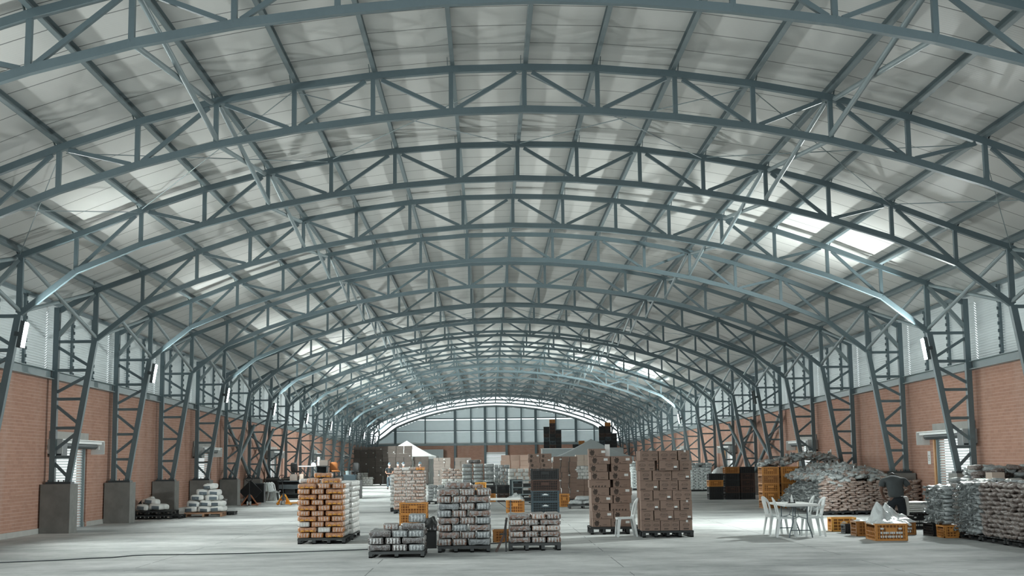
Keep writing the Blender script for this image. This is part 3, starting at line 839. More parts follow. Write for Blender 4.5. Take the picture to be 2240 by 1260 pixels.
def carton_prints():
    P = {}
    b = logo_print(.44, .235); rect_geo(b, .085, .205, .018, .05); rect_geo(b, -.205, -.09, .022, .042); P['logo'] = b.mesh('printed_logo', M['ink'])
    b = MB(); rect_geo(b, .105, .175, .058, .10); P['label'] = b.mesh('shipping_label', M['paper'])
    b = MB()
    for cx, sc in ((-.085, .9), (.125, .78)):
        oval_geo(b, cx, .125, .085 * sc, .042 * sc, .006); text_geo(b, 'Producto', cx, .127, .044 * sc, wscale=.86)
        for i in range(7): rect_geo(b, cx + (-.075 + i * .0215) * sc, cx + (-.075 + i * .0215 + .016) * sc, .204, .214)
        rect_geo(b, cx - .055 * sc, cx + .055 * sc, .028, .05)
    rect_geo(b, .041, .043, .004, .232); P['twin'] = b.mesh('printed_logo', M['ink'])
    b = MB(); oval_geo(b, 0, .125, .072, .04, .006); text_geo(b, 'Producto', 0, .127, .038, wscale=.86)
    for i in range(8): rect_geo(b, -.085 + i * .0215, -.085 + i * .0215 + .016, .204, .214)
    rect_geo(b, -.06, .06, .022, .055); P['end'] = b.mesh('printed_logo', M['ink'])
    b = MB(); rect_geo(b, .0, .045, .185, .232); P['end_label'] = b.mesh('paper_label', M['paper'])
    b = MB()                                        # fruit: round body, leaf crown, a small one beside it
    disc_geo(b, -.12, .075, .052, .058); disc_geo(b, -.155, .11, .03, .014, rot=.6); disc_geo(b, -.135, .142, .03, .014, rot=-.9); disc_geo(b, -.1, .135, .035, .013, rot=.5); disc_geo(b, -.085, .105, .03, .02, rot=.2)
    disc_geo(b, -.037, .025, .014, .015); rect_geo(b, -.2, -.188, .15, .172); rect_geo(b, .03, .12, .05, .058); rect_geo(b, -.02, .13, .01, .015)
    P['fruit'] = b.mesh('printed_fruit', M['ink'])
    b = MB(); rect_geo(b, .105, .2, .082, .14); P['fruit_label'] = b.mesh('shipping_label', M['paper'])
    b = MB()
    for i in range(5): disc_geo(b, -.17 + i * .075, .028, .022, .02); disc_geo(b, -.16 + i * .075, .045, .012, .008, rot=.6)
    for i in range(9): rect_geo(b, -.09 + i * .02, -.09 + i * .02 + .015, .12, .128)
    P['fruit_row'] = b.mesh('printed_fruit_row', M['ink'])
    return P
CP = carton_prints()
def carton(label, w, d, h, p, rz=0., prints=(), mat=None, group=None, name='carton'):
    body = box_mesh('carton', w, d, h, mat or M['card'])
    t = solo(name, body, label, 'carton', p, (0, 0, rz), group)
    for q in prints:
        o = link(CP[q].name.split('.')[0], CP[q], t, (0, -d / 2 - .0005, 0))
        if 'label' in q: o['label'] = 'white paper label'
    return t

# ---------------------------------------------------------------- crates
KM = {}
def crate_mesh(w, d, h, mat, nx=9, ny=6, rows=4, solid=True):
    key = (round(w, 3), round(d, 3), round(h, 3), mat.name, nx)
    if key in KM: return KM[key]
    b = MB(); t = .02
    b.box((0, 0, .015), (w - .03, d - .03, .012))
    for sy in (-1, 1):
        y = sy * (d / 2 - t / 2)
        for r in range(rows + 1):
            hh = .036 if r in (0, rows) else .016
            b.box((0, y, hh / 2 + (h - hh) * r / rows), (w, t + (.012 if r == rows else 0), hh))
        for i in range(nx + 1):
            wd = .055 if i in (0, nx) else .016
            x = -w / 2 + wd / 2 + (w - wd) * i / nx; b.box((x, y, h / 2), (wd, t * .9, h - .01))
        if solid: b.box((0, y, h * .62), (w * .30, t * .95, h * .26))
    for sx in (-1, 1):
        x = sx * (w / 2 - t / 2)
        for r in range(rows + 1):
            hh = .036 if r in (0, rows) else .016
            if r == rows - 1: continue
            b.box((x, 0, hh / 2 + (h - hh) * r / rows), (t + (.012 if r == rows else 0), d, hh))
        for i in range(ny + 1):
            wd = .05 if i in (0, ny) else .012
            y = -d / 2 + wd / 2 + (d - wd) * i / ny; b.box((x, y, h / 2 - (.05 if 0 < i < ny else 0)), (t * .9, wd, h - .01 - (.1 if 0 < i < ny else 0)))
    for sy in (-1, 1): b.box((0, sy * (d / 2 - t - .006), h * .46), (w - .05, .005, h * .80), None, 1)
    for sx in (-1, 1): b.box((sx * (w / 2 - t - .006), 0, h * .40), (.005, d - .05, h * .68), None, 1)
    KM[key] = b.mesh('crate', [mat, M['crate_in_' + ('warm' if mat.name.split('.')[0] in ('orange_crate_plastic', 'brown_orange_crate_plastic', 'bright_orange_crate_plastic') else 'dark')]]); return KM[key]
def logo_crate(w, d, h):
    b = MB(); rect_geo(b, -w * .10, w * .10, h * .60, h * .66, y=-d / 2 - .001); rect_geo(b, -w * .05, w * .05, h * .68, h * .73, y=-d / 2 - .001); return b
def crate(label, w, d, h, p, mat, rz=0., group=None, logo=False, rows_print=False, nx=9):
    t = solo('plastic_crate', crate_mesh(w, d, h, mat, nx), label, 'crate', p, (0, 0, rz), group)
    if logo: logo_crate(w, d, h).build('printed_logo', M['print_white'], t)
    if rows_print:
        b = MB(); rn = random.Random(3)
        for z0 in (.18, .40):
            x = -w * .34
            while x < w * .34:
                c = rn.uniform(.02, .05); rect_geo(b, x, min(x + c, w * .34), h * z0, h * z0 + .045, y=-d / 2 - .0015); x += c + rn.choice((.008, .008, .02))
        for x0 in (-.34, .22): rect_geo(b, w * x0, w * x0 + .07, h * .66, h * .66 + .035, y=-d / 2 - .0015)
        b.build('printed_lettering', M['print_white'], t)
    return t

# crumpled sheet / bag heap
def crumple_mesh(name, L, W, H, seed, mat, nu=14, nv=10, peaks=()):
    off = Vector((seed * 3.7, seed * 1.3, seed * 7.1)); vs = []
    for j in range(nv + 1):
        for i in range(nu + 1):
            u, v = i / nu * 2 - 1, j / nv * 2 - 1; r = max(abs(u), abs(v))
            z = H * max(0, 1 - r ** 2.2) * (.75 + .5 * noise.noise(Vector((u * 1.8, v * 1.8, 0)) + off)) + abs(noise.noise(Vector((u * 5, v * 5, 3)) + off)) * H * .35 * (1 - r * .6)
            for (a, b, ph, s) in peaks:
                q = math.hypot((u - a) * (1 if u < a else .62), (v - b) * .8) / s; z += ph * (max(0, 1 - q) ** 1.2 + .2 * max(0, 1 - q * .6)) * (1 + .5 * noise.noise(Vector((u * 3, v * 3, 1)) + off))
            vs.append((u * L / 2 + noise.noise(Vector((u * 4, v * 4, 9)) + off) * .03, v * W / 2 + noise.noise(Vector((u * 4, v * 4, 5)) + off) * .03, max(0, z)))
    fs = [(j * (nu + 1) + i, j * (nu + 1) + i + 1, (j + 1) * (nu + 1) + i + 1, (j + 1) * (nu + 1) + i) for j in range(nv) for i in range(nu)]
    b = MB(); b.add(vs, fs, 0, True)
    b.add([(x, y, -.01) for x, y, z in vs], [tuple(reversed(f)) for f in fs], 0, True)
    ring = [i for i in range(nu + 1)] + [(j * (nu + 1) + nu) for j in range(1, nv + 1)] + [nv * (nu + 1) + i for i in range(nu - 1, -1, -1)] + [j * (nu + 1) for j in range(nv - 1, 0, -1)]
    n0 = len(vs); b.f.extend([(ring[k], n0 + ring[k], n0 + ring[(k + 1) % len(ring)], ring[(k + 1) % len(ring)]) for k in range(len(ring))]); b.m.extend([0] * len(ring)); b.sm.extend([True] * len(ring))
    return b.mesh(name, mat)
# ================================================================ bale pallets, front rows
R0 = random.Random(5)
# P1: tall orange pallet
pallet('pallet', 'dark pallet under the tall orange printed bales', -5.01, 30.0, 1.06, 1.2, .13, M['pallet_grey'], runners=4)
def k1(r, j, b, q):
    if q == 2 and b > 0: return 'bale_white'  # right side turned pale: glare put into the bale colour
    if b == 0 and (j, q) in ((2, 0), (1, 1)): return 'bale_white'
    return 'bale_orange'
bale_stack('orange_bale', k1, 'on the tall orange pallet', -5.03, 29.98, .132, 10, 1.06, 1.2, .119, .44, .295, .40, first=1, look='orange printed', seed=3, full=True)
loose_bale('orange_bale', 'bale_orange', 'orange printed long bale, right one of the upper pair on the tall orange pallet', (-4.28, 30.2, 1.335), .02, .44, .38, .115, 1)
loose_bale('orange_bale', 'bale_orange', 'orange printed bale, left one of the upper pair on the tall orange pallet', (-4.68, 30.24, 1.335), PI / 2, .40, .29, .115, 2)
loose_bale('orange_bale', 'bale_orange', 'single orange printed bale, topmost on the tall orange pallet', (-4.47, 30.3, 1.455), .05, .42, .38, .115, 3)
loose_bale('orange_bale', 'bale_white', 'pale film bale lying flat at upper left of the tall orange pallet', (-4.85, 30.7, 1.335), .0, .44, .38, .1, 4)
# the white-sided pallet behind it
pallet('pallet', 'dark pallet under the white filmed bales behind the orange ones', -4.98, 31.45, 1.06, 1.7, .13, M['pallet_grey'], runners=4)
bale_stack('white_bale', 'bale_white', 'pallet behind the orange one', -5.0, 31.45, .132, 10, 1.08, 1.7, .122, .44, .30, .43, first=0, look='white filmed', seed=9, full=True)
# P2: small grey pallet in front
pallet('pallet', 'low dark pallet nearest the camera under a few grey bales', -3.02, 25.35, 1.05, 1.25, .115, M['pallet_grey'], runners=3)
bale_stack('grey_bale', lambda r, j, b, q: 'bale_wrap' if (j, b, q) in ((0, 0, 2), (2, 0, 1), (2, 0, 2)) else 'bale_dark', 'on the small pallet nearest the camera', -3.04, 25.33, .117, 3, 1.07, 1.25, .128, .44, .31, .42, first=0, look='grey printed', seed=12, full=True)
loose_bale('grey_bale', 'bale_dark', 'grey printed long bale on top right of the small nearest pallet', (-2.20, 25.6, .505), .02, .46, .40, .13, 1)
loose_bale('grey_bale', 'bale_grey', 'grey striped short bale on top middle of the small nearest pallet', (-2.62, 25.75, .505), PI / 2 + .1, .40, .30, .12, 2)
loose_bale('grey_bale', 'bale_wrap', 'shiny silver wrapped bale, topmost on the small nearest pallet', (-2.12, 25.72, .637), PI / 2, .40, .32, .165, 3)
# P4: tall grey-brown pallet in the middle
pallet('pallet', 'dark pallet under the tall grey and brown bale stack', -1.77, 26.6, 1.04, 1.15, .125, M['pallet_grey'], runners=4)
bale_stack('silver_bale', lambda r, j, b, q: 'bale_grey' if r.random() < .85 else 'bale_wrap', 'on the tall grey bale pallet', -1.79, 26.58, .127, 8, 1.08, 1.15, .138, .46, .30, .40, first=1, look='silver and brown', seed=21, full=True)
loose_bale('silver_bale', 'bale_grey', 'long silver bale lying alone on top of the tall grey bale pallet', (-1.36, 26.95, 1.238), .02, .52, .34, .13, 1, 5)
loose_bale('silver_bale', 'bale_brown', 'crumpled brown striped packet on top right of the tall grey pallet', (-.98, 26.9, 1.238), .5, .22, .18, .08, 2, 2)
# P5: low pallet right of it
pallet('pallet', 'dark pallet under the low brown and silver bale stack', -.36, 26.85, 1.04, 1.1, .15, M['pallet_grey'], runners=4)
bale_stack('silver_bale', lambda r, j, b, q: 'bale_grey' if r.random() < .8 else 'bale_brown', 'on the low five-layer pallet', -.36, 26.83, .152, 5, 1.05, 1.1, .114, .44, .30, .38, first=0, look='brown and silver', seed=31, full=True)
# P3: brown stack farther back with its white neighbour
pallet('pallet', 'dark pallet under the brown striped bales behind the orange crates', -4.12, 47.5, 1.1, 1.2, .13, M['pallet_black'])
bale_stack('brown_bale', lambda r, j, b, q: 'bale_brown', 'on the brown striped pallet', -4.13, 47.5, .132, 12, 1.12, 1.2, .113, .46, .32, .40, first=0, look='brown striped', seed=41, sides=(False, True), top_full=1)
for i, (x, kd, lb) in enumerate(((-4.0, 'bale_brown', 'brown striped short bale, left one loose on top of the brown pallet'), (-3.72, 'bale_white', 'pale bale, middle one loose on top of the brown pallet'), (-3.42, 'bale_brown', 'brown striped short bale, right one loose on top of the brown pallet'), (-3.18, 'bale_orange', 'bright orange printed bale on top right of the brown pallet'))):
    loose_bale('brown_bale', kd, lb, (x, 47.75 + .2 * (i < 3), 1.495 + .005 * i), PI / 2 if i < 3 else 0, .34, .26 if i < 3 else .30, .12, i)
pallet('pallet', 'dark pallet under the white bales left behind the brown stack', -4.38, 49.5, 1.1, 1.2, .13, M['pallet_black'])
bale_stack('white_bale', 'bale_white', 'pallet behind the brown stack', -4.4, 49.5, .132, 9, 1.12, 1.2, .135, .46, .32, .40, first=1, look='white filmed', seed=45, sides=(True, False), top_full=1)
# far bales in the middle
pallet('pallet', 'dark pallet under the distant brown and white bales', -3.2, 70, 1.1, 1.2, .13, M['pallet_black'])
bale_stack('brown_bale', lambda r, j, b, q: 'bale_brown' if j > 5 else 'bale_white', 'on the distant brown-topped pallet', -3.22, 70, .132, 10, 1.12, 1.2, .132, .46, .32, .40, look='small striped', seed=51, sides=(False, True), top_full=1)
pallet('pallet', 'dark pallet under the distant grey wrapped bales', -2.1, 68, 1.66, 1.2, .13, M['pallet_black'])
bale_stack('wrapped_bale', 'bale_wrap', 'under the raised wrapped block', -2.1, 68, .132, 3, 1.66, 1.2, .16, .56, .54, .55, look='grey wrapped', seed=61, sides=(True, False), top_full=0, lumps=2)
pl = pallet('pallet', 'dark pallet between the two blocks of distant grey wrapped bales', -2.1, 68, 1.66, 1.2, .13, M['pallet_black']); pl.location.z = .615
bale_stack('wrapped_bale', 'bale_wrap', 'in the raised wrapped block', -2.12, 68, .747, 5, 1.68, 1.2, .19, .56, .55, .55, look='grey wrapped', seed=62, top_full=1, lumps=2)
loose_bale('wrapped_bale', 'bale_dark', 'dark crumpled bale on top of the raised grey wrapped block', (-1.5, 68.4, 1.705), .2, .7, .4, .2, 2, 2)
for (nm, x, y, lay, w, kd, sd, wh) in (('wrapped_bale', -.46, 72, 8, .86, 'bale_wrap', 71, 'right of the wrapped block'), ('white_bale', .22, 66.3, 7, 1.12, 'bale_white', 72, 'left of the fruit cartons')):
    pallet('pallet', f'dark pallet {"right of the distant wrapped block" if x < 0 else "left of the distant fruit cartons"}', x, y, w, 1.2, .13, M['pallet_black'])
    bale_stack(nm, kd, wh, x, y, .132, lay, w, 1.2, .185, w * .40, w * .285, .55, look='rounded grey' if x < 0 else 'rounded white', seed=sd, sides=(True, False), top_full=1, lumps=3)
pallet('pallet', 'dark pallet under the grey bales behind the tall middle stack', -3.4, 58, 1.0, 1.1, .13, M['pallet_black'])
bale_stack('wrapped_bale', 'bale_wrap', 'behind the brown striped pallet', -3.4, 58, .132, 5, 1.0, 1.1, .135, .42, .28, .4, look='grey filmed', seed=75, sides=(False, True), top_full=1, lumps=3)
for i, (x, y) in enumerate(((-11.6, 111), (-11.05, 109.5))):
    bale_stack('white_bale', 'bale_white', f'{("left", "right")[i]} heap before dark cartons', x, y, .01, 4 + 2 * (1 - i), .85, .5, .17, .34, .25, .5, look='dusty white', seed=81 + i, top_full=1, lumps=2)
# low loaded pallet in the distance
pallet('pallet', 'low grey pallet with two layers of plump grey bags beside fruit cartons', 2.25, 50.2, 1.1, 1.0, .14, M['pallet_grey'], runners=3)
bale_stack('plump_bag', 'bag_tail', 'on the low pallet left of the fruit cartons', 2.25, 50.2, .142, 2, 1.1, 1.0, .15, .48, .31, .5, look='plump grey', seed=85, lumps=0, top_full=2) if False else None
for i, (x, y, z, r) in enumerate(((2.5, 50.45, .142, .1), (3.02, 50.45, .142, -.1), (2.6, 50.95, .142, .2), (3.1, 50.9, .142, 0), (2.75, 50.5, .29, .3), (3.05, 50.8, .29, .1))):
    me = MB(); bag_geo(me, .5, .42, .16, 200 + i)
    solo('plump_bag', me.mesh('plump_bag', [M['bag_tail'], M['bag_tail']]), f'plump grey bag, {("front left", "front right", "back left", "back right", "upper left", "upper right")[i]}, on the low pallet by the fruit cartons', 'bag', (x, y, z), (0, 0, r), group='plump bags on the low pallet')

# ================================================================ carton stacks
# C1: fruit cartons on a black pallet
pallet('pallet', 'black plastic pallet under the tall two-column fruit carton stack', 1.70, 32.45, 1.24, 1.15, .17, M['pallet_black'], runners=5)
def X1(zx): return 1.715 + (1280 + zx / 6 - 1293) / 89.0
rows1 = [((100, 338, 'f'), (342, 605, 'fl')), ((100, 375, 'fl'), (380, 600, 'f')), ((95, 320, 'f'), (338, 590, 'r')), ((90, 368, 'fl'), (378, 612, 'f')), ((90, 325, 'f'), (340, 620, 'fl')),
         ((65, 342, 'r'), (378, 610, 'f')), ((88, 318, 'f'), (330, 608, 'fl')), ((70, 305, 'f'), (358, 600, 'f')), ((68, 345, 'fl'), (355, 632, 'fl')), ((65, 285, 'fl'),)]
kindp = {'f': ('fruit',), 'fl': ('fruit', 'fruit_label'), 'r': ('fruit_row',)}
kw = {'f': 'fruit-print', 'fl': 'white-labelled fruit-print', 'r': 'small-row-print'}
for j, row in enumerate(rows1):
    for i, (a, c, kd) in enumerate(row):
        xa, xc = X1(a), X1(c); wd = xc - xa
        carton(f'{kw[kd]} carton, {ORD[j + 1]} layer up, {("left", "right")[i]} column of the tall fruit carton stack', wd - .006, .38, .186, ((xa + xc) / 2, 32.74 + .012 * ((j * 7 + i * 3) % 3), .172 + j * .1885), 0, kindp[kd], group='fruit cartons on the tall stack', name='fruit_carton')
    for bnd in (1,):
        for i in range(2):
            if j == 9 and i == 1: continue
            carton(f'plain fruit carton behind the front row, {ORD[j + 1]} layer up, {("left", "right")[i]} side, tall fruit stack', .46, .5, .186, (1.98 + .5 * i, 33.22, .172 + j * .1885), 0, (), group='fruit cartons on the tall stack', name='fruit_carton')
b = MB().box((0, 0, .145), (.12, .03, .29)); solo('paper_board', b.mesh('paper_board', M['paper']), 'white sheet standing on top of the tall fruit carton stack', 'sheet', (X1(320), 32.75, .172 + 9 * .1885 + .002))
# C2: oval-logo cartons
pallet('pallet', 'black plastic pallet under the three-wide oval-logo carton stack', 2.77, 30.85, 1.18, 1.15, .15, M['pallet_black'], runners=5)
def X2(zx): return 2.76 + (1390 + zx / 6.3 - 1403.5) / 97.2
rows2 = [((80, 345, 't'), (350, 615, 't'), (620, 800, 'el')), ((80, 255, 'e'), (265, 540, 'l'), (545, 805, 'l')), ((80, 345, 'l'), (352, 625, 'l'), (635, 805, 'el')), ((80, 250, 'e'), (258, 525, 'l'), (530, 800, 't')),
         ((75, 340, 'l'), (350, 612, 't'), (620, 795, 'e')), ((75, 245, 'e'), (255, 525, 't'), (530, 795, 'l')), ((40, 290, 't'), (350, 620, 'l'), (640, 815, 'e')), ((85, 340, 't'), (350, 612, 't'), (625, 790, 'el'))]
kp2 = {'l': ('logo', 'label'), 't': ('twin',), 'e': ('end',), 'el': ('end', 'end_label')}
kw2 = {'l': 'white-labelled oval-logo', 't': 'double-logo', 'e': 'narrow oval-logo', 'el': 'narrow logo, white-tagged'}
LH = .2285
for j, row in enumerate(rows2):
    for i, (a, c, kd) in enumerate(row):
        xa, xc = X2(a), X2(c); wd = xc - xa; pro = -.12 if (j == 6 and i == 1) else 0
        carton(f'{kw2[kd]} carton, {ORD[j + 1]} layer up, {("left", "middle", "right")[i]} of the oval-logo stack', wd - .006, .36, LH - .003, ((xa + xc) / 2, 31.06 + pro + .01 * ((j * 5 + i * 3) % 3), .152 + j * LH), 0, kp2[kd], group='oval-logo cartons', name='logo_carton')
    if j == 6:
        carton('plain carton set back between two logo cartons, seventh layer of the oval-logo stack', .2, .3, LH - .003, (X2(320), 31.2, .152 + j * LH), 0, (), group='oval-logo cartons', name='logo_carton') if False else None
    for bnd in (1, 2):
        for i in (0, 2):
            carton(f'plain carton, {ORD[j + 1]} layer up, {("", "second", "third")[bnd]} row, {("left", "", "right")[i]} side of the oval-logo stack', .42, .3, LH - .003, (2.99 if i == 0 else 3.70, 31.06 + .02 + .34 * bnd, .152 + j * LH), 0, (), group='oval-logo cartons', name='logo_carton')
# distant fruit carton pair
for nm, x0, w, y, cols, lay, h, z0, lab, pr in (('fruit_carton', .98, 1.02, 58, 2, 10, .197, .14, 'distant fruit cartons behind the black crates', True), ('brown_carton', 2.07, 1.1, 59, 3, 8, .2325, .12, 'distant brown cartons right of the black crates', False)):
    pallet('pallet', f'black pallet under the {lab}', x0, y, w, 1.1, z0 - .004, M['pallet_black'])
    for j in range(lay):
        off = ((0, .0), (.03, -.02), (-.02, .03))[j % 3][0]
        for i in range(cols):
            cw = w / cols
            if cols == 3 and (j + i) % 2: cw *= .93
            prs = (('fruit',) if (j + i) % 3 else ('fruit', 'fruit_label')) if (pr and j > 3) else (('fruit_label',) if (not pr and (j * 3 + i) % 4 == 1) else ())
            carton(f'brown carton, {ORD[j + 1]} layer up, {("left", "right") [i] if cols == 2 else ("left", "middle", "right")[i]} column, {lab}', cw - .02, .45, h - .004, (x0 + w / cols * (i + .5) + off, y + .25, z0 + j * h), 0, prs, group=f'cartons of the {lab}', name=nm)
# grey distant carton blocks
def block(nm, x0, x1, y, z0, h, lay, cols, mat, lab, d=.5, labels=0, seed=0, stag=True):
    rn = random.Random(seed); w = (x1 - x0) / cols
    if .1 < z0 < .2:
        for q in range(max(1, round((x1 - x0) / 1.25))):
            pw = (x1 - x0) / max(1, round((x1 - x0) / 1.25)); pallet('pallet', f'black pallet under {lab}s, {ORD[q + 1]} from left', x0 + pw * q, y - .02, pw - .02, d + .1, z0 - .004, M['pallet_black'], runners=3)
    for j in range(lay):
        for i in range(cols):
            ww = w * (.99 if rn.random() < .7 else .88)
            carton(f'{lab}, {ORD[j + 1]} layer up, {ORD[i + 1]} column from left', ww, d, h - .005, (x0 + w * (i + .5) + rn.uniform(-.012, .012) + (w * .04 if (stag and j % 2) else 0), y + d / 2 + rn.uniform(0, .05), z0 + j * h), 0, ('fruit_label',) if rn.random() < labels else (), mat, group=f'{lab}s', name=nm)
block('grey_carton', -4.67, -3.46, 95, .14, .221, 9, 3, M['card_grey'], 'haze-grey carton in left far block', labels=.2, seed=1)
block('grey_carton', -3.40, -2.10, 105, .14, .288, 7, 3, M['card_grey'], 'haze-grey carton in right far block', labels=.1, seed=2)
block('grey_carton', .01, 1.83, 85, .14, .345, 6, 3, M['card'], 'distant carton before the far shutter', labels=.15, seed=3)
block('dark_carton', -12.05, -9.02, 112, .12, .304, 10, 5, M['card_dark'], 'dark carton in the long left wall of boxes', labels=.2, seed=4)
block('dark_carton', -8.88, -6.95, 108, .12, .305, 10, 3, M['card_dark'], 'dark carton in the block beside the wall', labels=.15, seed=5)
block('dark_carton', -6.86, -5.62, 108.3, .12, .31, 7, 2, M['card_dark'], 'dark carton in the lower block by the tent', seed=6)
block('brown_carton', 3.55, 4.35, 66, .01, .29, 3, 2, M['card'], 'brown carton under pale bags far right', seed=7)
bale_stack('white_bale', 'bale_white', 'between cartons right of the brown stack', 3.55, 66, .885, 4, .8, .5, .16, .34, .23, .5, look='pale', seed=88, top_full=1, lumps=2)
block('pale_carton', 3.55, 4.35, 66, 1.54, .27, 2, 2, M['card_edge'], 'pale carton on top of the mixed stack', seed=8)

# ================================================================ crates
C = M
for j, (mt, nm) in enumerate(((M['crate_blue'], 'blue-grey'), (M['crate_blue'], 'blue-grey'), (M['crate_red'], 'dark brown'), (M['crate_black'], 'black'))):
    crate(f'big {nm} vented crate, {("bottom", "second", "third", "top")[j]} of the tall stack behind the low bales', .97, .62, .376, (1.21, 46.85, .002 + j * .378), mt, 0, 'tall crate stack in the middle', logo=(j < 2), nx=16)
for j in range(2):
    crate(f'orange vented crate, {("lower", "upper")[j]} of the pair behind the small nearest pallet', .80, .6, .318, (-2.9, 38.55, .002 + j * .32), M['orange'], 0, 'orange crate pair in the middle', nx=10)
solo('bag_heap', crumple_mesh('bag_heap', .74, .54, .12, 3, M['bag'], 18, 12), 'crumpled packets filling the upper orange crate behind the small pallet', 'packets', (-2.9, 38.55, .56))
crate('orange vented crate on the floor right of the white table top', .64, .5, .45, (.17, 47.05, .002), M['orange'], 0, nx=8)
solo('bag_heap', crumple_mesh('bag_heap', .66, .5, .27, 4, M['bag_tail'], 26, 20), 'heap of crumpled clear plastic on the orange crate right of the table', 'plastic', (.17, 47.05, .42))
crate('small orange crate half hidden behind the low bale pallet', .5, .4, .27, (-.42, 29.9, .002), M['orange_dark'], 0, nx=8)
MBB = MB().box((0, 0, .17), (.12, .35, .34)); solo('black_box', MBB.mesh('black_box', M['black']), 'black box between the small orange crate and the low bales', 'box', (-.10, 29.9, .0))
for i, (x, mts) in enumerate(((-.72, (('orange', 'orange'), ('crate_black', 'black'))), (-.10, (('crate_red', 'dark brown'), ('crate_black', 'black'))), (.48, (('crate_blue', 'blue-grey'), ('crate_blue', 'blue-grey'), ('crate_blue', 'blue-grey'))))):
    for j, (mk, nm) in enumerate(mts):
        crate(f'{nm} vented crate, {ORD[j + 1]} up in the {("left", "middle", "right")[i]} stack before the distant bales', .56, .5, .37 if i < 2 else .325, (x, 60.3, .002 + j * (.372 if i < 2 else .327)), M[mk], 0, 'distant crate stacks', nx=8)
for j in range(2): crate(f'black vented crate, {("bottom", "second")[j]} under the bright orange one behind the tall grey bales', .5, .4, .365, (-1.05, 50.2, .002 + j * .367), M['crate_black'], 0, nx=8)
crate('bright orange crate on top of black crates behind the tall grey bales', .42, .4, .28, (-1.05, 50.2, .737), M['orange_bright'], 0, nx=4)
crate('orange crate on the floor left of the low grey bag pallet', .4, .4, .5, (2.2, 52.6, .002), M['orange'], 0, nx=6)
# black and orange crate block at right
for i, (x, ncr, mts) in enumerate(((9.36, 4, ('crate_black', 'crate_black', 'orange', 'crate_black')), (10.10, 5, ('crate_black', 'crate_red', 'crate_black', 'crate_black', 'orange_dark')), (10.78, 5, ('crate_black', 'crate_red', 'crate_red', 'crate_red', 'crate_black')))):
    for j in range(ncr):
        cn = {'crate_black': 'black', 'orange': 'orange', 'crate_red': 'dark brown', 'orange_dark': 'brown-orange'}[mts[j]]
        crate(f'{cn} crate, {ORD[j + 1]} up, {("left", "middle", "right")[i]} stack of the dark crate block', .64, .6, .284, (x, 59.7 + .02 * i, .002 + j * .286), M[mts[j]], 0, 'dark crate block by the right wall', nx=8)
for i in range(2):
    crate(f'black and orange crate, {("lower", "upper")[i]}, beside the left stack of the dark crate block', .3, .6, .3, (8.86, 60.4, .002 + i * .302 if False else .002 + i * .302), M['orange' if i else 'crate_black'], 0, nx=5) if False else None
solo('bag_heap', crumple_mesh('bag_heap', .75, .7, .34, 6, M['clear_sheet'], 16, 12), 'white bags spilling over the left stack of the dark crate block', 'plastic', (9.75, 60.35, 1.15))
# orange crate wall
for i in range(4):
    for j in range(5):
        crate(f'orange vented crate, {ORD[j + 1]} up, {ORD[i + 1]} column of the orange crate wall', .62, .72, .293, (9.40 + .70 * i, 48.4 + .05 * i, .002 + j * .295), M['orange' if (i + j) % 3 else 'orange_dark'], .0, 'orange crate wall', nx=9)
# crates near the worker
G2 = 'crates around the stooping worker'
crate('bright orange crate standing at left end of the crate row', .60, .4, .33, (7.82, 32.55, .002), M['orange_bright'], 0, G2, nx=4, logo=True)
crate('black crate holding shiny cans before the bright orange crate', .34, .4, .21, (7.78, 31.65, .002), M['crate_black'], 0, G2, nx=6)
for i in range(3): solo('tin_can', MB().tube([(0, 0, 0), (0, 0, .15)], .045, 12).mesh('tin_can', M['steel_tube']), f'shiny tin can, {("left", "middle", "right")[i]}, in the small black crate', 'can', (7.68 + .1 * i, 31.55, .025))
crate('brown-orange crate between the cans and the front crate', .55, .5, .33, (7.83, 30.55, .002), M['orange_dark'], .0, G2, nx=8)
crate('front orange crate with white lettering and a plastic sheet', .68, .95, .36, (7.83, 28.95, .002), M['orange'], -.06, G2, rows_print=True, nx=9)
crate('brown-orange crate behind the front crate, before the worker', .62, .5, .30, (8.70, 30.85, .002), M['orange_dark'], 0, G2, rows_print=True, nx=8)
crate('dark crate holding flat white sacks right of the worker', 1.1, .6, .40, (10.1, 33.3, .002), M['crate_black'], 0, G2, rows_print=True, nx=12)
solo('plastic_sheet', crumple_mesh('plastic_sheet', .78, .98, .15, 8, M['clear_sheet'], 30, 24, ((-.5, .2, .30, .55),)), 'white plastic sheet heaped over the front orange crate', 'plastic sheet', (7.87, 28.97, .345), (0, 0, -.06))
solo('plastic_sheet', crumple_mesh('plastic_sheet', .78, .62, .15, 11, M['clear_sheet'], 28, 22, ((-.6, .0, .30, .6),)), 'pale plastic sheet over the crate before the worker', 'plastic sheet', (8.62, 30.85, .29))
solo('plastic_sheet', crumple_mesh('plastic_sheet', .5, .4, .07, 14, M['clear_sheet']), 'small white sheet on the brown-orange crate', 'plastic sheet', (7.83, 30.55, .325))
for i in range(5):
    me = super_mesh('white_sack', 1.0 - .06 * i, .5, .06, M['sack'], 60 + i, 0, 20, 6, .5, .3, .012)
    solo('flat_sack', me, f'flat white sack, {("bottom", "second", "third", "fourth", "top")[i]}, on the dark crate right of the worker', 'sack', (10.08 - .05 * i, 33.3, .395 + i * .05), (0, 0, .05 * (i - 2)), group='flat white sacks')
me = super_mesh('white_sack', .2, .2, .44, M['sack'], 71, 0, 16, 9, .5, .5, .012)
solo('upright_sack', me, 'upright white sack standing beside the worker', 'sack', (9.14, 31.75, .42)) if False else None
b = MB().tube([(0, 0, 0), (.12, .03, .05), (.2, .05, .04)], [.07, .1, .07], 10); solo('plastic_roll', b.mesh('plastic_roll', M['clear_sheet']), 'rolled clear plastic lying by the flat white sacks', 'roll', (9.2, 32.9, .60)) if False else None
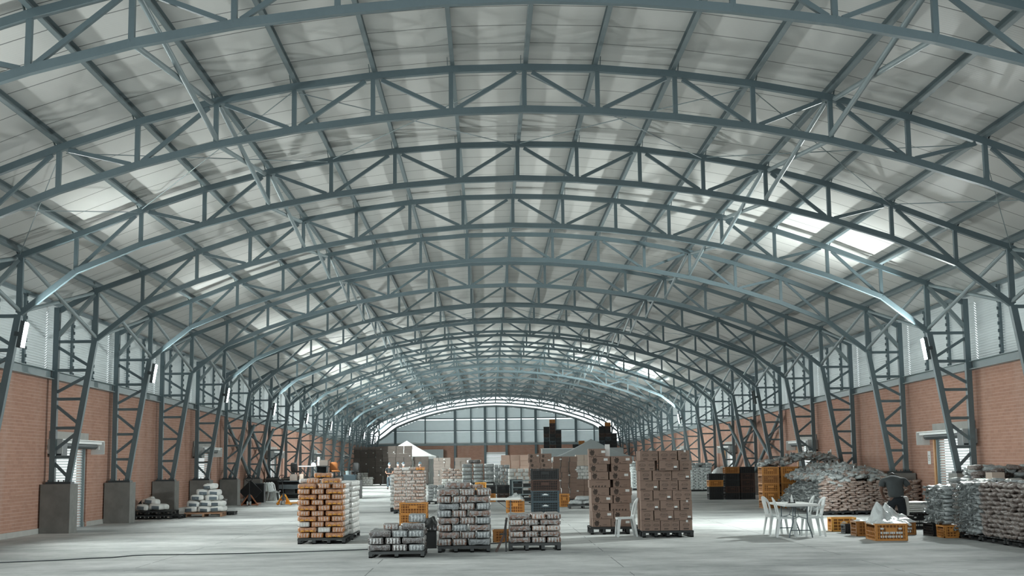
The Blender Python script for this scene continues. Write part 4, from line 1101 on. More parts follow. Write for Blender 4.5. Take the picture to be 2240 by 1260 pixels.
# crates under the right pile
crate('black crate at left foot of the big right bag pile', .3, .7, .28, (9.30, 30.2, .002), M['crate_black'], 0, nx=5)
crate('small orange crate sticking out under the right bag pile', .34, .5, .27, (9.33, 29.42, .002), M['orange'], 0, nx=5)

# far crates on the white cabins
def crate_tower(x, y, z, ns, lab, seed):
    rn = random.Random(seed)
    for i, n in enumerate(ns):
        for j in range(n):
            mk = 'orange_dark' if (i == 1 and j == n - 1) else rn.choice(('crate_black', 'crate_black', 'crate_blue', 'crate_red'))
            cn = {'crate_black': 'black', 'crate_blue': 'blue-grey', 'crate_red': 'dark brown', 'orange_dark': 'red-orange'}[mk]
            crate(f'{cn} crate, {ORD[j + 1]} up, {ORD[i + 1]} column, {lab}', .53, .5, .333, (x + .27 + .56 * i, y, z + j * .335), M[mk], 0, f'crates {lab}', nx=4)
crate_tower(4.47, 125.6, 3.02, (6, 8, 5), 'on the white cabin', 3)
crate_tower(7.2, 125.6, 3.02, (1, 2), 'right end of the white cabin', 4)
crate_tower(9.7, 125.6, 3.02, (6, 7, 4), 'on the grey cabin behind the tent', 5)
for x, w, mt, lb in ((6.3, 4.1, 'white_metal', 'white'), (10.7, 2.3, 'grey_panel', 'grey')):
    t = thing('storage_cabin', f'{lb} box-shaped storage cabin near the far wall carrying crates', 'cabin', (x, 126, 0))
    MB().box((0, 0, 1.5), (w, 1.8, 2.98)).build('body', M['grey_panel'], t); MB().box((0, 0, 2.98), (w + .1, 1.9, .06)).box((-w / 2, -.9, 1.5), (.12, .1, 3.0)).box((w / 2, -.9, 1.5), (.12, .1, 3.0)).build('edge_frame', M[mt], t)

# ================================================================ food bag piles at right
BAGV = []
for s in range(5):
    mb = MB(); bag_geo(mb, .28, .24, .072, 300 + s); BAGV.append(mb.mesh('food_bag', [M['bag'], M['bag_tail']]))
BAGD = []
for s in range(4):
    mb = MB(); bag_geo(mb, .33, .26, .088, 330 + s); BAGD.append(mb.mesh('food_bag', [M['bag_dark'], M['bag_tail']]))
BAGT = []
for s in range(5):
    mb = MB(); bag_geo(mb, .28, .24, .09, 360 + s, 0, .11, .13); BAGT.append(mb.mesh('food_bag', [M['bag_ruffle'], M['bag_tail']]))
RB = random.Random(77); NB = 0
def bag_wall(nm, lst, x, y, z, dx, dy, cols, rows, step, hh, rz, where, back=0., look='brown filled'):
    global NB
    for r in range(rows):
        for c in range(cols):
            s = step * (c + .5 + (.35 if r % 2 else 0)) + RB.uniform(-.02, .02)
            px, py = x + dx * s - dy * back * r + RB.uniform(-.025, .025) * abs(dy), y + dy * s + dx * back * r + RB.uniform(-.025, .025) * abs(dx)
            solo(nm, RB.choice(lst), f'{look} bag, {ORD[r + 1]} row, {ORD[c + 1]} from {"left" if dx else "back"}, {where}', 'bag', (px, py, z + r * hh), (RB.uniform(-.12, .12), RB.uniform(-.16, .16), rz + RB.uniform(-.25, .25)), group=f'bags {where}', scale=(RB.uniform(.95, 1.12), 1, RB.uniform(.95, 1.2))); NB += 1
# right pile: side facing the aisle, three loads from back to front
for i, (y0, ln) in enumerate(((29.25, 1.2), (27.95, 1.25), (26.6, 1.3), (25.2, 1.35))):
    pallet('pallet', f'black slatted pallet under the right bag pile, {ORD[i + 1]} from the back', 9.50, y0, 1.2, ln, .13, M['pallet_black'], runners=2, boards=8)
bag_wall('ruffled_bag', BAGT, 9.34, 30.50, .29, 0, -1, 5, 9, .25, .092, -PI / 2, 'back end of right pile', look='clear ruffled')
bag_wall('ruffled_bag', BAGT, 9.60, 29.25, .135, 0, -1, 5, 12, .25, .09, -PI / 2, 'middle of right pile', look='clear ruffled')
bag_wall('food_bag', BAGD, 9.62, 27.95, .135, 0, -1, 9, 12, .315, .09, -PI / 2, 'front of right pile', look='dark brown filled')
b = MB(); b.box((10.35, 27.75, .645), (1.1, 5.2, 1.02), None, 2)
for i in range(70):
    m0 = len(b.v); bag_geo(b, .33, .27, .1, 500 + i, 0, .1 if i % 3 == 0 else 0)
    px, py = RB.uniform(9.75, 10.8), RB.uniform(25.3, 30.2); R_ = Matrix.Rotation(RB.uniform(0, 6.28), 3, 'Z'); zz = 1.15 + RB.uniform(-.02, .05)
    for q in range(m0, len(b.v)): v = R_ @ Vector(b.v[q]); b.v[q] = (v.x + px, v.y + py, v.z + zz)
o = b.build('loose_bags', [M['bag_ruffle'], M['bag_tail'], M['bag_dark']]); tag(o, 'loose clear bags covering the top and inside of the right pile', 'bags', kind='stuff')
# pallet load behind it, higher
b = MB()
for i in range(80):
    m0 = len(b.v); bag_geo(b, .36, .28, .12, 600 + i, 0 if i % 2 else 2, .1 if i % 4 == 0 else 0)
    px, py, zz = RB.uniform(10.75, 12.5), RB.uniform(31.2, 32.2), 1.16 + RB.uniform(0, .28); R_ = Matrix.Rotation(RB.uniform(0, 6.28), 3, 'Z')
    for q in range(m0, len(b.v)): v = R_ @ Vector(b.v[q]); b.v[q] = (v.x + px, v.y + py, v.z + zz)
b.box((11.65, 31.7, .585), (1.7, .95, 1.16), None, 2)
o = b.build('bag_load', [M['bag_ruffle'], M['bag_tail'], M['bag_dark']]); tag(o, 'higher load of bags behind the right pile against brick', 'bags', kind='stuff')
carton('small open brown carton on top of the right bag pile', .3, .25, .16, (10.25, 28.9, 1.25), .2, (), M['card_edge'])

# big pile A: front wall of bags as things, the slope and crown as one mass
for i in range(3): pallet('pallet', f'black pallet under the big bag pile, {ORD[i + 1]} from left', 9.62 + 1.06 * i, 41.72, 1.02, .5, .12, M['pallet_black'], runners=4)
bag_wall('food_bag', BAGV, 9.60, 41.80, .125, 1, 0, 11, 14, .285, .065, 0, 'front wall of big pile', back=.012, look='brown filled')
b = MB(); RC = random.Random(9)
def heap_bag(px, py, zz, sd, tail, rz, mi=0):
    m0 = len(b.v); bag_geo(b, .27, .22, .10, sd, mi, tail, .14)
    R_ = Euler((RC.uniform(-.45, .45), RC.uniform(-.45, .45), rz)).to_matrix()
    for q in range(m0, len(b.v)): v = R_ @ Vector(b.v[q]); b.v[q] = (v.x + px, v.y + py, v.z + zz)
def crown(x, y):
    fx = min(1, max(0, (x - 9.5) / 1.3)); fy = min(1, max(0, (y - 41.5) / 1.6))
    return (.98 + .48 * fx * (.55 + .45 * math.sin(x * 1.3 + .4)) * fy)
for r in range(13):                                   # left slope, ruffled ends towards the aisle
    for c in range(19):
        heap_bag(9.62 + r * .045 + (r / 12) ** 3 * .35, 41.95 + .30 * c + RC.uniform(-.05, .05), (.135 + r * .076), 700 + r * 31 + c, .10, -PI / 2 + RC.uniform(-.3, .3), 1 if RC.random() < .4 else 2)
for i in range(820):
    x, y = 9.9 + 1.95 * RC.random() ** 1.15, RC.uniform(41.9, 47.75)
    heap_bag(x, y, crown(x, y) + RC.uniform(-.08, .05), 1100 + i, .14 if RC.random() < .7 else 0, RC.uniform(0, 6.28), RC.choice((0, 1, 2, 2)))
for i in range(26):                                   # upright bag ends sticking out of the crown
    x, y = RC.uniform(10.0, 11.85), RC.uniform(42.2, 46.0); tail_geo(b, (x, y, crown(x, y) + .02), (RC.uniform(-.4, .4), RC.uniform(-.2, .2), 1), RC.uniform(.12, .26), .13, 4700 + i, 1)
n0 = 12
for (x0, x1, y0, y1, z0, z1) in ((10.3, 11.9, 42.3, 47.8, .0, .86), (10.9, 11.9, 43.0, 47.7, .86, 1.1)): b.box(((x0 + x1) / 2, (y0 + y1) / 2, (z0 + z1) / 2), (x1 - x0, y1 - y0, z1 - z0), None, 0)
o = b.build('bag_mound', [M['bag'], M['bag_tail'], M['bag_ruffle']]); tag(o, 'grey ruffled mound of bags behind the front wall of the big bag pile', 'bags', kind='stuff')
# heap on the orange crates
b = MB()
for i in range(300):
    x, y = RC.uniform(9.2, 11.85), RC.uniform(48.12, 48.75); heap_bag(x, y, 1.47 + RC.uniform(0, .16) + .26 * math.exp(-((x - 10.9) / .9) ** 2), 2000 + i, .14 if i % 2 else 0, RC.uniform(0, 6.28), RC.choice((1, 2, 2, 0)))
for i in range(14):
    x, y = RC.uniform(9.3, 11.8), 48.3; tail_geo(b, (x, y, 1.58 + .26 * math.exp(-((x - 10.9) / .9) ** 2)), (RC.uniform(-.5, .5), 0, 1), RC.uniform(.12, .3), .13, 2300 + i, 1)
o = b.build('bag_crown', [M['bag'], M['bag_tail'], M['bag_ruffle']]); tag(o, 'grey heap of bags lying along the top of the orange crate wall', 'bags', kind='stuff')
# far wrapped bag loads by the right wall
for i, (x, y, w, d, h) in enumerate(((11.2, 79.5, 1.3, 8.0, 1.25), (8.6, 81, 1.3, 1.6, 1.35))):
    b = MB(); b.box((0, 0, h / 2 + .1), (w, d, h), None, 0)
    nr = int(h / .085)
    for r in range(nr):
        for c in range(int(d / .3)):
            m0 = len(b.v); bag_geo(b, .26, .22, .088, 3000 + i * 900 + r * 40 + c, 1, 0)
            for q in range(m0, len(b.v)): v = b.v[q]; b.v[q] = (v[1] - w / 2, v[0] - d / 2 + .15 + .3 * c + (.13 if r % 2 else 0), v[2] + .1 + r * .085)
        for c in range(int(w / .28)):
            m0 = len(b.v); bag_geo(b, .26, .22, .088, 3900 + i * 900 + r * 40 + c, 1, 0)
            for q in range(m0, len(b.v)): v = b.v[q]; b.v[q] = (v[0] - w / 2 + .14 + .28 * c + (.1 if r % 2 else 0), v[1] - d / 2, v[2] + .1 + r * .085)
    for c in range(60):
        m0 = len(b.v); bag_geo(b, .34, .28, .14, 4900 + c, 2, .12 if c % 3 == 0 else 0); px, py = RC.uniform(-w / 2, w / 2), RC.uniform(-d / 2, d / 2)
        for q in range(m0, len(b.v)): v = b.v[q]; b.v[q] = (v[0] + px, v[1] + py, v[2] + h + .08 + (.12 if c % 2 else 0))
    b.box((0, 0, .05), (w + .1, d, .1), None, 3)
    o = b.build('wrapped_bag_load', [M['bag_tail'], M['clear_sheet'], M['bag_ruffle'], M['pallet_black']], None, (x, y, 0)); tag(o, ('long white bag load along the right wall behind the oval-logo cartons', 'white bag load in the gap between the two tall carton stacks')[i], 'bags', kind='stuff')

# ================================================================ white sacks at left
t = pallet('pallet', 'black plastic pallet, upper of two under the left white sacks', -12.6, 45.05, 1.25, 1.1, .14, M['pallet_black']); t.location.z = .142
pallet('pallet', 'black plastic pallet, lower of two under the left white sacks', -12.62, 45.03, 1.28, 1.15, .14, M['pallet_black'])
pallet('pallet', 'wooden pallet under the tall heap of white sacks', -11.28, 46.6, 1.3, 1.1, .15, M['pallet_wood'], .06, 3)
pallet('pallet', 'black pallet peeking out right of the wooden sack pallet', -10.35, 48.2, .5, .6, .13, M['pallet_black'])
pallet('pallet', 'black pallet between the two white sack heaps', -11.48, 45.45, .35, .8, .13, M['pallet_black'], 0, 2)
def mk_sack():
    t = NT('white_printed_sack'); o = t.obj(); x, y, z = t.sep(o); inf = t.n('ShaderNodeObjectInfo').outputs['Random']
    n = t.noise(o, 6, 4); c = t.mix(n, (.58, .59, .57), (.76, .77, .75))
    m = t.math('MULTIPLY', t.math('LESS_THAN', t.math('ABSOLUTE', t.math('ADD', x, t.math('SUBTRACT', t.math('MULTIPLY', inf, .2), .1))), .13), t.math('LESS_THAN', t.math('ABSOLUTE', t.math('SUBTRACT', z, .085)), .055))
    m = t.math('MULTIPLY', m, t.math('GREATER_THAN', t.noise(o, 24, 2), .30)); m = t.math('MULTIPLY', m, t.math('LESS_THAN', t.math('ABSOLUTE', t.math('ADD', y, .2)), .2))
    c = t.mix(t.math('MULTIPLY', m, .9), c, (.07, .11, .14)); t.col(c); t.set(Roughness=.5); t.bump(n, .4, .02); return t.m
M['sack_print'] = mk_sack()
SK = [super_mesh('white_sack', .45, .44, .20, M['sack_print'], 80 + i, 0, 26, 10, .5, .42, .022) for i in range(6)]
RS = random.Random(4)
sacks = []
for (n, x0, dx, y, z) in ((3, -11.05, .435, 46.86, .152), (3, -11.05, .435, 47.34, .152), (3, -11.02, .435, 46.9, .345), (2, -10.84, .44, 47.38, .345), (2, -10.86, .45, 46.95, .54), (2, -10.8, .45, 47.4, .54), (2, -10.78, .44, 47.15, .735), (1, -10.5, .4, 47.2, .93)):
    for i in range(n): sacks.append((x0 + dx * i, y, z, 'on the wooden sack pallet'))
for (x, y, z) in ((-12.35, 45.3, .285), (-11.9, 45.3, .285), (-12.3, 45.8, .285), (-11.85, 45.8, .285), (-12.1, 45.5, .48)): sacks.append((x, y, z, 'on the black sack pallets'))
cnt = {}
for i, (x, y, z, wh) in enumerate(sacks):
    cnt[wh] = cnt.get(wh, 0) + 1
    solo('white_sack', SK[(i * 5) % 6], f'plump white sack with blue-grey print, number {cnt[wh]} from the bottom up, {wh}' if False else f'plump white sack, {ORD[cnt[wh]]} counted from bottom left upward, {wh}', 'sack', (x + RS.uniform(-.015, .015), y + RS.uniform(-.02, .02), z), (RS.uniform(-.10, .10), RS.uniform(-.10, .10), RS.uniform(-.22, .22)), group=f'white sacks {wh}')
solo('white_sack', SK[1], 'plump white sack propped up at left end of the sack heap', 'sack', (-12.28, 45.85, .50), (.1, -.35, .2), group='white sacks on the black sack pallets')
b = MB().tube([(0, 0, 0), (0, .12, 0)], .24, 18).tube([(0, -.01, 0), (0, .13, 0)], .10, 12); solo('black_disc', b.mesh('black_disc', M['black']), 'black round rim leaning on brick behind the white sacks', 'wheel', (-12.55, 46.25, .38), (.1, 0, .2))
b = MB().box((0, 0, .25), (.5, .4, .5)).box((0, 0, .52), (.54, .44, .04)); solo('black_bin', b.mesh('black_bin', M['black']), 'black bin half hidden at right of the white sack heap', 'bin', (-10.55, 48.9, 0))
# ================================================================ white plastic chairs
def chair_parts():
    P = {}
    # seat (front edge at -y), slightly dished with a rolled front
    b = MB(); nx, ny = 8, 8; vs = []
    for j in range(ny + 1):
        for i in range(nx + 1):
            u, v = i / nx * 2 - 1, j / ny * 2 - 1
            w = .205 - .02 * (v + 1) / 2
            z = .44 - .018 * (1 - u * u) * (1 - v * v) - (.03 if j == 0 else 0)
            vs.append((u * w, v * .205, z))
    top = [(j * (nx + 1) + i, j * (nx + 1) + i + 1, (j + 1) * (nx + 1) + i + 1, (j + 1) * (nx + 1) + i) for j in range(ny) for i in range(nx)]
    b.add(vs, top, 0, True); b.add([(x, y, z - .012) for x, y, z in vs], [tuple(reversed(f)) for f in top], 0, True)
    for sx in (-1, 1): b.bar((sx * .2, -.2, .425), (sx * .185, .2, .43), .014, .04, (0, 0, 1))
    b.bar((-.2, -.203, .42), (.2, -.203, .42), .014, .045, (0, 0, 1)); b.bar((-.185, .2, .425), (.185, .2, .425), .014, .04, (0, 0, 1))
    P['seat'] = b.mesh('seat', M['plastic_white'])
    # rounded backrest: arched rim and three slats
    b = MB()
    def bp(u, t): # u -1..1 across, t 0..1 up
        return Vector((u * (.185 + .012 * t), .195 + .10 * t + .035 * (1 - u * u) - .03, .43 + .43 * t))
    rim = [bp(-1, t / 8) for t in range(0, 6)]
    for k in range(1, 12):
        a = PI * k / 12; rim.append(bp(-math.cos(a) * 1.0, .66 + .34 * math.sin(a)))
    rim += [bp(1, t / 8) for t in range(5, -1, -1)]
    for p, q in zip(rim, rim[1:]): b.bar(p, q, .020, .062, (p + q) / 2 - Vector((0, .25, .66)))
    P['backrest'] = b
    for u in (-.42, 0, .42):
        tm = .66 + .34 * math.sqrt(max(0, 1 - u * u)) - .03
        pts = [bp(u, tm * q / 5) for q in range(6)]
        for p, q in zip(pts, pts[1:]): b.bar(p, q, .075 if u == 0 else .062, .012, (0, 1, -.2))
    pts = [bp(q / 4 - 1, .10) for q in range(9)]
    for p, q in zip(pts, pts[1:]): b.bar(p, q, .012, .05, (0, 0, 1))
    P['backrest'] = b.mesh('backrest', M['plastic_white'])
    P['leg'] = []
    for sx in (-1, 1):
        for sy in (-1, 1):
            b = MB(); t0 = Vector((sx * .185, sy * .185, .435)); t1 = Vector((sx * .215, sy * (.225 if sy < 0 else .25), 0))
            for (dx, dy, w, d) in ((0, -sy * .026, .014, .068), (-sx * .026, 0, .068, .014)):
                n = 4; prev = None
                for k in range(n + 1):
                    f = k / n; c = t0.lerp(t1, f) + Vector((dx, dy, 0)) * (1 - .45 * f); ww, dd = w * (1 - .4 * f) if w > .02 else w, d * (1 - .4 * f) if d > .02 else d
                    ring = [c + Vector((a * ww / 2, bq * dd / 2, 0)) for a, bq in ((-1, -1), (1, -1), (1, 1), (-1, 1))]
                    if prev:
                        m0 = prev + ring; b.add(m0, [(0, 1, 5, 4), (1, 2, 6, 5), (2, 3, 7, 6), (3, 0, 4, 7)])
                    prev = ring
                b.add(prev, [(0, 1, 2, 3)])
            P['leg'].append(b.mesh('leg', M['plastic_white']))
    return P
CPT = chair_parts()
def chair(label, p, rz, group=None):
    t = thing('plastic_chair', label, 'chair', p, (0, 0, rz), group)
    link('seat', CPT['seat'], t); link('backrest', CPT['backrest'], t)
    for m in CPT['leg']: link('leg', m, t)
    return t
H = PI / 2
chair('white plastic chair standing alone between the two tall carton stacks', (2.44, 31.42, 0), -H + .05)
GT = 'white chairs at the folding table'
chair('white plastic chair at left side of the folding table, rear one', (5.98, 31.45, 0), H + .15, GT)
chair('white plastic chair at left side of the folding table, front one', (6.00, 30.42, 0), H - .12, GT)
chair('white plastic chair at right side of the folding table, front one', (6.62, 30.55, 0), -H + .05, GT)
chair('white plastic chair at right side of the folding table, rear one', (6.60, 31.5, 0), -H - .1, GT)
for i in range(4):
    chair(f'white plastic chair, {ORD[i + 1]} from the front in the row by the left pedestal', (-11.72 + .02 * i, 67.35 + .62 * i, 0), 1.25, 'row of white chairs at left')
chair('white plastic chair standing before the row by the left pedestal', (-11.40, 66.6, 0), 1.2, 'row of white chairs at left')

# ================================================================ folding tables
def folding_table(label, x, y, z, L, W, Ht, axis, lw=.5):
    """L along axis; steel trestle legs"""
    t = thing('folding_table', label, 'table', (x, y, z), (0, 0, H if axis == 'y' else 0))
    b = MB(); b.box((0, 0, Ht - .02), (L, W, .04)); b.box((0, 0, Ht - .045), (L - .06, W - .06, .012)); b.build('tabletop', M['table_top'], t)
    for sx in (-1, 1):
        q = MB(); xx = sx * (L / 2 - .28); r = .014; hw = lw / 2
        for sy in (-1, 1):
            q.tube([(xx, sy * hw * .62, Ht - .05), (xx, sy * hw * .62, Ht * .47), (xx, sy * hw * .95, Ht * .12), (xx, sy * hw, .0)], r, 8)
        q.tube([(xx, -hw * .86, Ht * .22), (xx, hw * .86, Ht * .22)], r * .8, 6); q.tube([(xx, -hw * .62, Ht - .06), (xx, hw * .62, Ht - .06)], r * .8, 6)
        q.build('leg_frame', M['table_leg'], t)
        s = MB(); s.tube([(xx, -hw * .62, Ht * .55), (xx - sx * .12, 0, Ht * .62), (xx, hw * .62, Ht * .55)], .008, 6); s.tube([(xx - sx * .12, 0, Ht * .62), (xx - sx * .42, 0, Ht - .05)], .008, 6)
        s.build('stay', M['table_leg'], t)
    return t
folding_table('white folding table with steel legs between four white chairs', 6.22, 30.6, 0, 1.75, .78, .75, 'y', .52)
folding_table('long white-topped folding table behind the tall grey bale stack', -1.1, 38.6, 0, 2.5, .72, .73, 'x', .62)
t = thing('napkin_holder', 'black napkin holder with a white napkin on the folding table', 'napkin holder', (6.16, 30.55, .752))
MB().box((0, 0, .008), (.16, .10, .016)).box((-.05, 0, .05), (.02, .09, .09)).box((.06, 0, .04), (.02, .09, .07)).build('holder', M['black'], t)
MB().add([(-.04, -.03, .016), (.05, -.03, .016), (.05, .03, .016), (-.04, .03, .016), (.0, -.006, .19), (.015, 0, .185), (.0, .006, .19)], [(0, 1, 5, 4), (1, 2, 5), (2, 3, 6, 5), (3, 0, 4, 6), (4, 5, 6)]).build('napkin', M['paper'], t)
# black rubbish bag and folded trolley between the front bales
solo('rubbish_bag', crumple_mesh('rubbish_bag', .44, .42, .26, 21, M['black_bag'], 22, 18, ((.5, 0, .08, .8),)), 'shiny black rubbish bag between the small and the tall grey bale pallets', 'rubbish bag', (-2.02, 28.1, .37))
b = MB().box((0, 0, .18), (.26, .3, .36)); solo('black_box', b.mesh('black_box', M['black']), 'black box under the rubbish bag', 'box', (-1.98, 28.1, 0))
t = thing('folded_trolley', 'dark brown folded trolley leaning against the low bale pallet', 'trolley', (-.62, 26.6, 0))
b = MB().bar((0, 0, 0), (.17, .1, .33), .045, .03, (0, 1, 0)).bar((.17, .1, .33), (.22, .12, .66), .045, .03, (0, 1, 0)); b.build('rail', M['crate_red'], t)
b = MB().bar((.2, .02, 0), (.2, .1, .62), .03, .03, (0, 1, 0)).bar((.08, .1, .34), (.22, .1, .34), .03, .03); b.build('prop', M['black'], t)

# ================================================================ pallet trucks
def pallet_truck(label, x, y, rz, mt, tall=1.3):
    t = thing('pallet_truck', label, 'pallet truck', (x, y, 0), (0, 0, rz))
    b = MB()
    for sx in (-1, 1):
        b.bar((sx * .05, 0, .46), (sx * .34, 0, .06), .05, .05, (0, 1, 0)); b.bar((sx * .34, -.03, .05), (sx * .34, .08, .05), .08, .06)
        b.add([(sx * .10, .03, .36), (sx * .32, .03, .07), (sx * .06, .03, .07)], [(0, 1, 2), (2, 1, 0)])
    b.bar((-.34, 0, .06), (.34, 0, .06), .05, .05, (0, 1, 0)); b.build('frame', mt, t)
    for sx in (-1, 1):
        f = MB().box((sx * .19, .75, .075), (.15, 1.25, .05)); f.build('fork', mt, t)
    for sx in (-.065, .065):
        MB().tube([(sx - .025, -.10, .10), (sx + .025, -.10, .10)], .10, 16).build('wheel', M['rubber'], t)
    MB().tube([(0, -.04, .18), (0, -.04, .50)], .05, 10).box((0, -.05, .30), (.12, .12, .10)).build('pump', M['dark_grey'], t)
    MB().tube([(0, -.05, .48), (0, -.16, tall - .22)], .02, 8).build('drawbar', M['black'], t)
    h = [(0, -.16, tall - .26)] + [(.16 * math.sin(a), -.18, tall - .10 - .13 * math.cos(a)) for a in [PI * (.12 + .088 * k) * 1.0 for k in range(21)]] + [(0, -.16, tall - .26)]
    MB().tube(h, .014, 6).build('handle', M['black'], t)
    return t
pallet_truck('worn red-brown pallet truck parked beside the black case at left', -11.2, 58.8, .0, M['fork_dark'])
pallet_truck('bright orange pallet truck with forks pointing right', -9.78, 59.3, -.42, M['fork_orange'], 1.28)
t = thing('black_case', 'big black case standing beside the concrete pedestal at left', 'case', (-12.05, 63.9, 0)); MB().box((.35, 0, .45), (.62, .5, .9)).build('body', M['black'], t); MB().box((.35, -.26, .88), (.5, .03, .04)).build('lid_edge', M['dark_grey'], t)
b = MB().box((0, 0, 0), (.75, .12, .75), Matrix.Rotation(PI / 4, 3, 'Y')); solo('black_square_board', b.mesh('black_square_board', M['black']), 'black square panel leaning on its corner by the black case', 'panel', (-11.95, 63.3, .535))
t = thing('black_cabinet', 'long black cabinet behind the row of white chairs at left', 'cabinet', (-11.9, 71.5, 0)); MB().box((0, 0, .5), (1.3, .6, 1.0)).build('body', M['black'], t); MB().box((0, -.31, .95), (1.3, .02, .06)).build('rail', M['dark_grey'], t)

# ================================================================ work bench with stored furniture
t = thing('work_bench', 'long dark steel work bench loaded with stored furniture at left', 'bench', (-9.85, 68.3, 0))
MB().box((0, 0, .93), (3.1, 1.3, .05)).build('bench_top', M['dark_grey'], t)
for sx in (-1.5, -.45, .55, 1.5):
    for sy in (-.6, .6): MB().box((sx, sy, .455), (.07, .07, .91)).build('leg', M['black'], t)
MB().box((0, 0, .30), (3.0, 1.2, .04)).build('shelf', M['black'], t)
MB().box((0, .62, .6), (3.0, .03, .6)).build('back_panel', M['black'], t)
MB().box((0, -.1, .47), (2.9, .03, .80)).build('dark_filler', M['black'], t)  # black sheet added to darken the space under the bench
MB().box((-.85, -.6, .66), (1.25, .04, .22)).build('drawer_front', M['dark_grey'], t)
for i, (x, z, w, h, mt, lb) in enumerate(((-10.75, .325, .5, .30, 'black', 'black box, left one on the lower shelf of the bench'), (-9.4, .325, .6, .34, 'black', 'black box, middle one on the lower shelf of the bench'), (-8.85, .325, .3, .26, 'white_metal', 'white box at right of the bench shelf'))):
    solo('storage_box', MB().box((0, 0, h / 2), (w, .42, h)).mesh('storage_box', M[mt]), lb, 'box', (x, 67.93, z))
BZ = .957
folding_table('white folding table standing on the dark work bench', -9.98, 68.5, BZ, .9, .6, .74, 'x', .42)
carton('grey carton on left of the dark work bench', .36, .4, .32, (-10.6, 67.95, BZ), 0, (), M['card_grey'])
carton('pale carton beside the grey one on the dark work bench', .2, .35, .33, (-10.2, 67.95, BZ), 0, (), M['card_edge'])
def office_chair(label, p, rz, mt, inverted=False):
    t = thing('office_chair', label, 'office chair', p, (0, 0, rz))
    b = MB(); sb = super_mesh('seat', .48, .46, .09, mt, 3, 0, 16, 6, .5, .4, .003); link('seat', sb, t, (0, 0, .40))
    bk = super_mesh('backrest', .44, .50, .09, mt, 4, 0, 16, 6, .5, .45, .003); link('backrest', bk, t, (0, .26, .66), (PI / 2 - .1, 0, 0))
    MB().bar((0, .2, .42), (0, .27, .7), .06, .02).build('spine', M['black'], t); MB().tube([(0, 0, .06), (0, 0, .41)], .03, 8).build('column', M['dark_grey'], t)
    q = MB()
    for k in range(5):
        a = 2 * PI * k / 5; q.bar((0, 0, .09), (.27 * math.cos(a), .27 * math.sin(a), .06), .04, .03, (0, 0, 1))
    q.build('star_base', M['black'], t)
    for k in range(5):
        a = 2 * PI * k / 5; MB().tube([(.27 * math.cos(a) - .015, .27 * math.sin(a), .027), (.27 * math.cos(a) + .015, .27 * math.sin(a), .027)], .027, 8).build('caster', M['black'], t)
    return t
M['chair_orange'] = plain('orange_chair_fabric', (.42, .16, .05), .7, var=.1)
office_chair('black office chair perched on the left end of the dark work bench', (-10.55, 68.55, BZ), 2.6, M['black'])
office_chair('orange-backed office chair on the right end of the dark work bench', (-8.62, 68.7, BZ), .4, M['chair_orange'])
office_chair('black office chair on the dark stand behind the engine', (-7.8, 69.9, .925), -.6, M['black'])
t = thing('black_desk', 'small black desk standing on the dark work bench', 'desk', (-9.24, 68.5, BZ)); MB().box((0, 0, .71), (.56, .6, .04)).build('desk_top', M['black'], t)
for sx in (-.26, .26): MB().box((sx, 0, .345), (.04, .56, .69)).build('leg', M['dark_grey'], t)
MB().box((0, .2, .38), (.5, .03, .6)).build('front_panel', M['black'], t)
carton('brown carton lying on the small black desk', .5, .4, .28, (-9.2, 68.55, BZ + .732), 0, (), M['card_dark'])
solo('white_tower_case', MB().box((0, 0, .22), (.10, .3, .44)).mesh('white_tower_case', M['white_metal']), 'narrow white upright case on the folding table on the bench', 'case', (-9.42, 68.5, BZ + .742))
t = thing('shopping_bag', 'crumpled white bag on the folding table on the bench', 'bag', (-9.68, 68.5, BZ + .742)); link('body', crumple_mesh('bag_body', .24, .2, .18, 33, M['clear_sheet'], 10, 8), t, (0, 0, .01))
t = thing('engine', 'dark blue-grey engine unit at right end of the bench', 'machine', (-7.8, 68.4, 0))
MB().box((0, .8, .46), (.85, 2.3, .90)).build('stand', M['black'], t); MB().box((0, 0, 1.05), (.6, .5, .28)).tube([(-.32, -.1, 1.1), (.34, -.1, 1.1)], .13, 12).build('block', M['crate_blue'], t); MB().tube([(-.1, 0, 1.2), (-.1, 0, 1.42)], .15, 14).build('filter', M['steel_tube'], t)
MB().tube([(.2, -.2, 1.15), (.3, -.25, 1.35), (.12, -.2, 1.45)], .025, 6).build('hose', M['black'], t)
solo('white_bucket', MB().tube([(0, 0, 0), (0, 0, .26)], [.11, .13], 14).mesh('white_bucket', M['white_metal']), 'white bucket on the floor shelf end beside the engine', 'bucket', (-8.75, 67.45, 0)) if False else None
# dark metal rack behind the low bales
t = thing('metal_rack', 'grey metal rack with black trays left of the tall crate stack', 'rack', (.66, 56.2, 0))
for sx in (-.42, .42):
    for sy in (-.25, .25): MB().box((sx, sy, .5), (.05, .05, 1.0)).build('post', M['steel_tube'], t)
for z in (.12, .42, .70, .98): MB().box((0, 0, z), (.88, .55, .035)).build('shelf', M['steel_tube'], t)
for i in range(3):
    for j in range(2): solo('black_tray', MB().box((0, 0, .06), (.34, .4, .12)).box((0, 0, .13), (.37, .43, .02)).mesh('black_tray', M['crate_black']), f'black tray, {("left", "right")[j]} one on the {("lowest", "second", "third")[i]} shelf of the metal rack', 'tray', (.46 + .40 * j, 56.2, (.142, .442, .722)[i]), group='black trays on the metal rack')

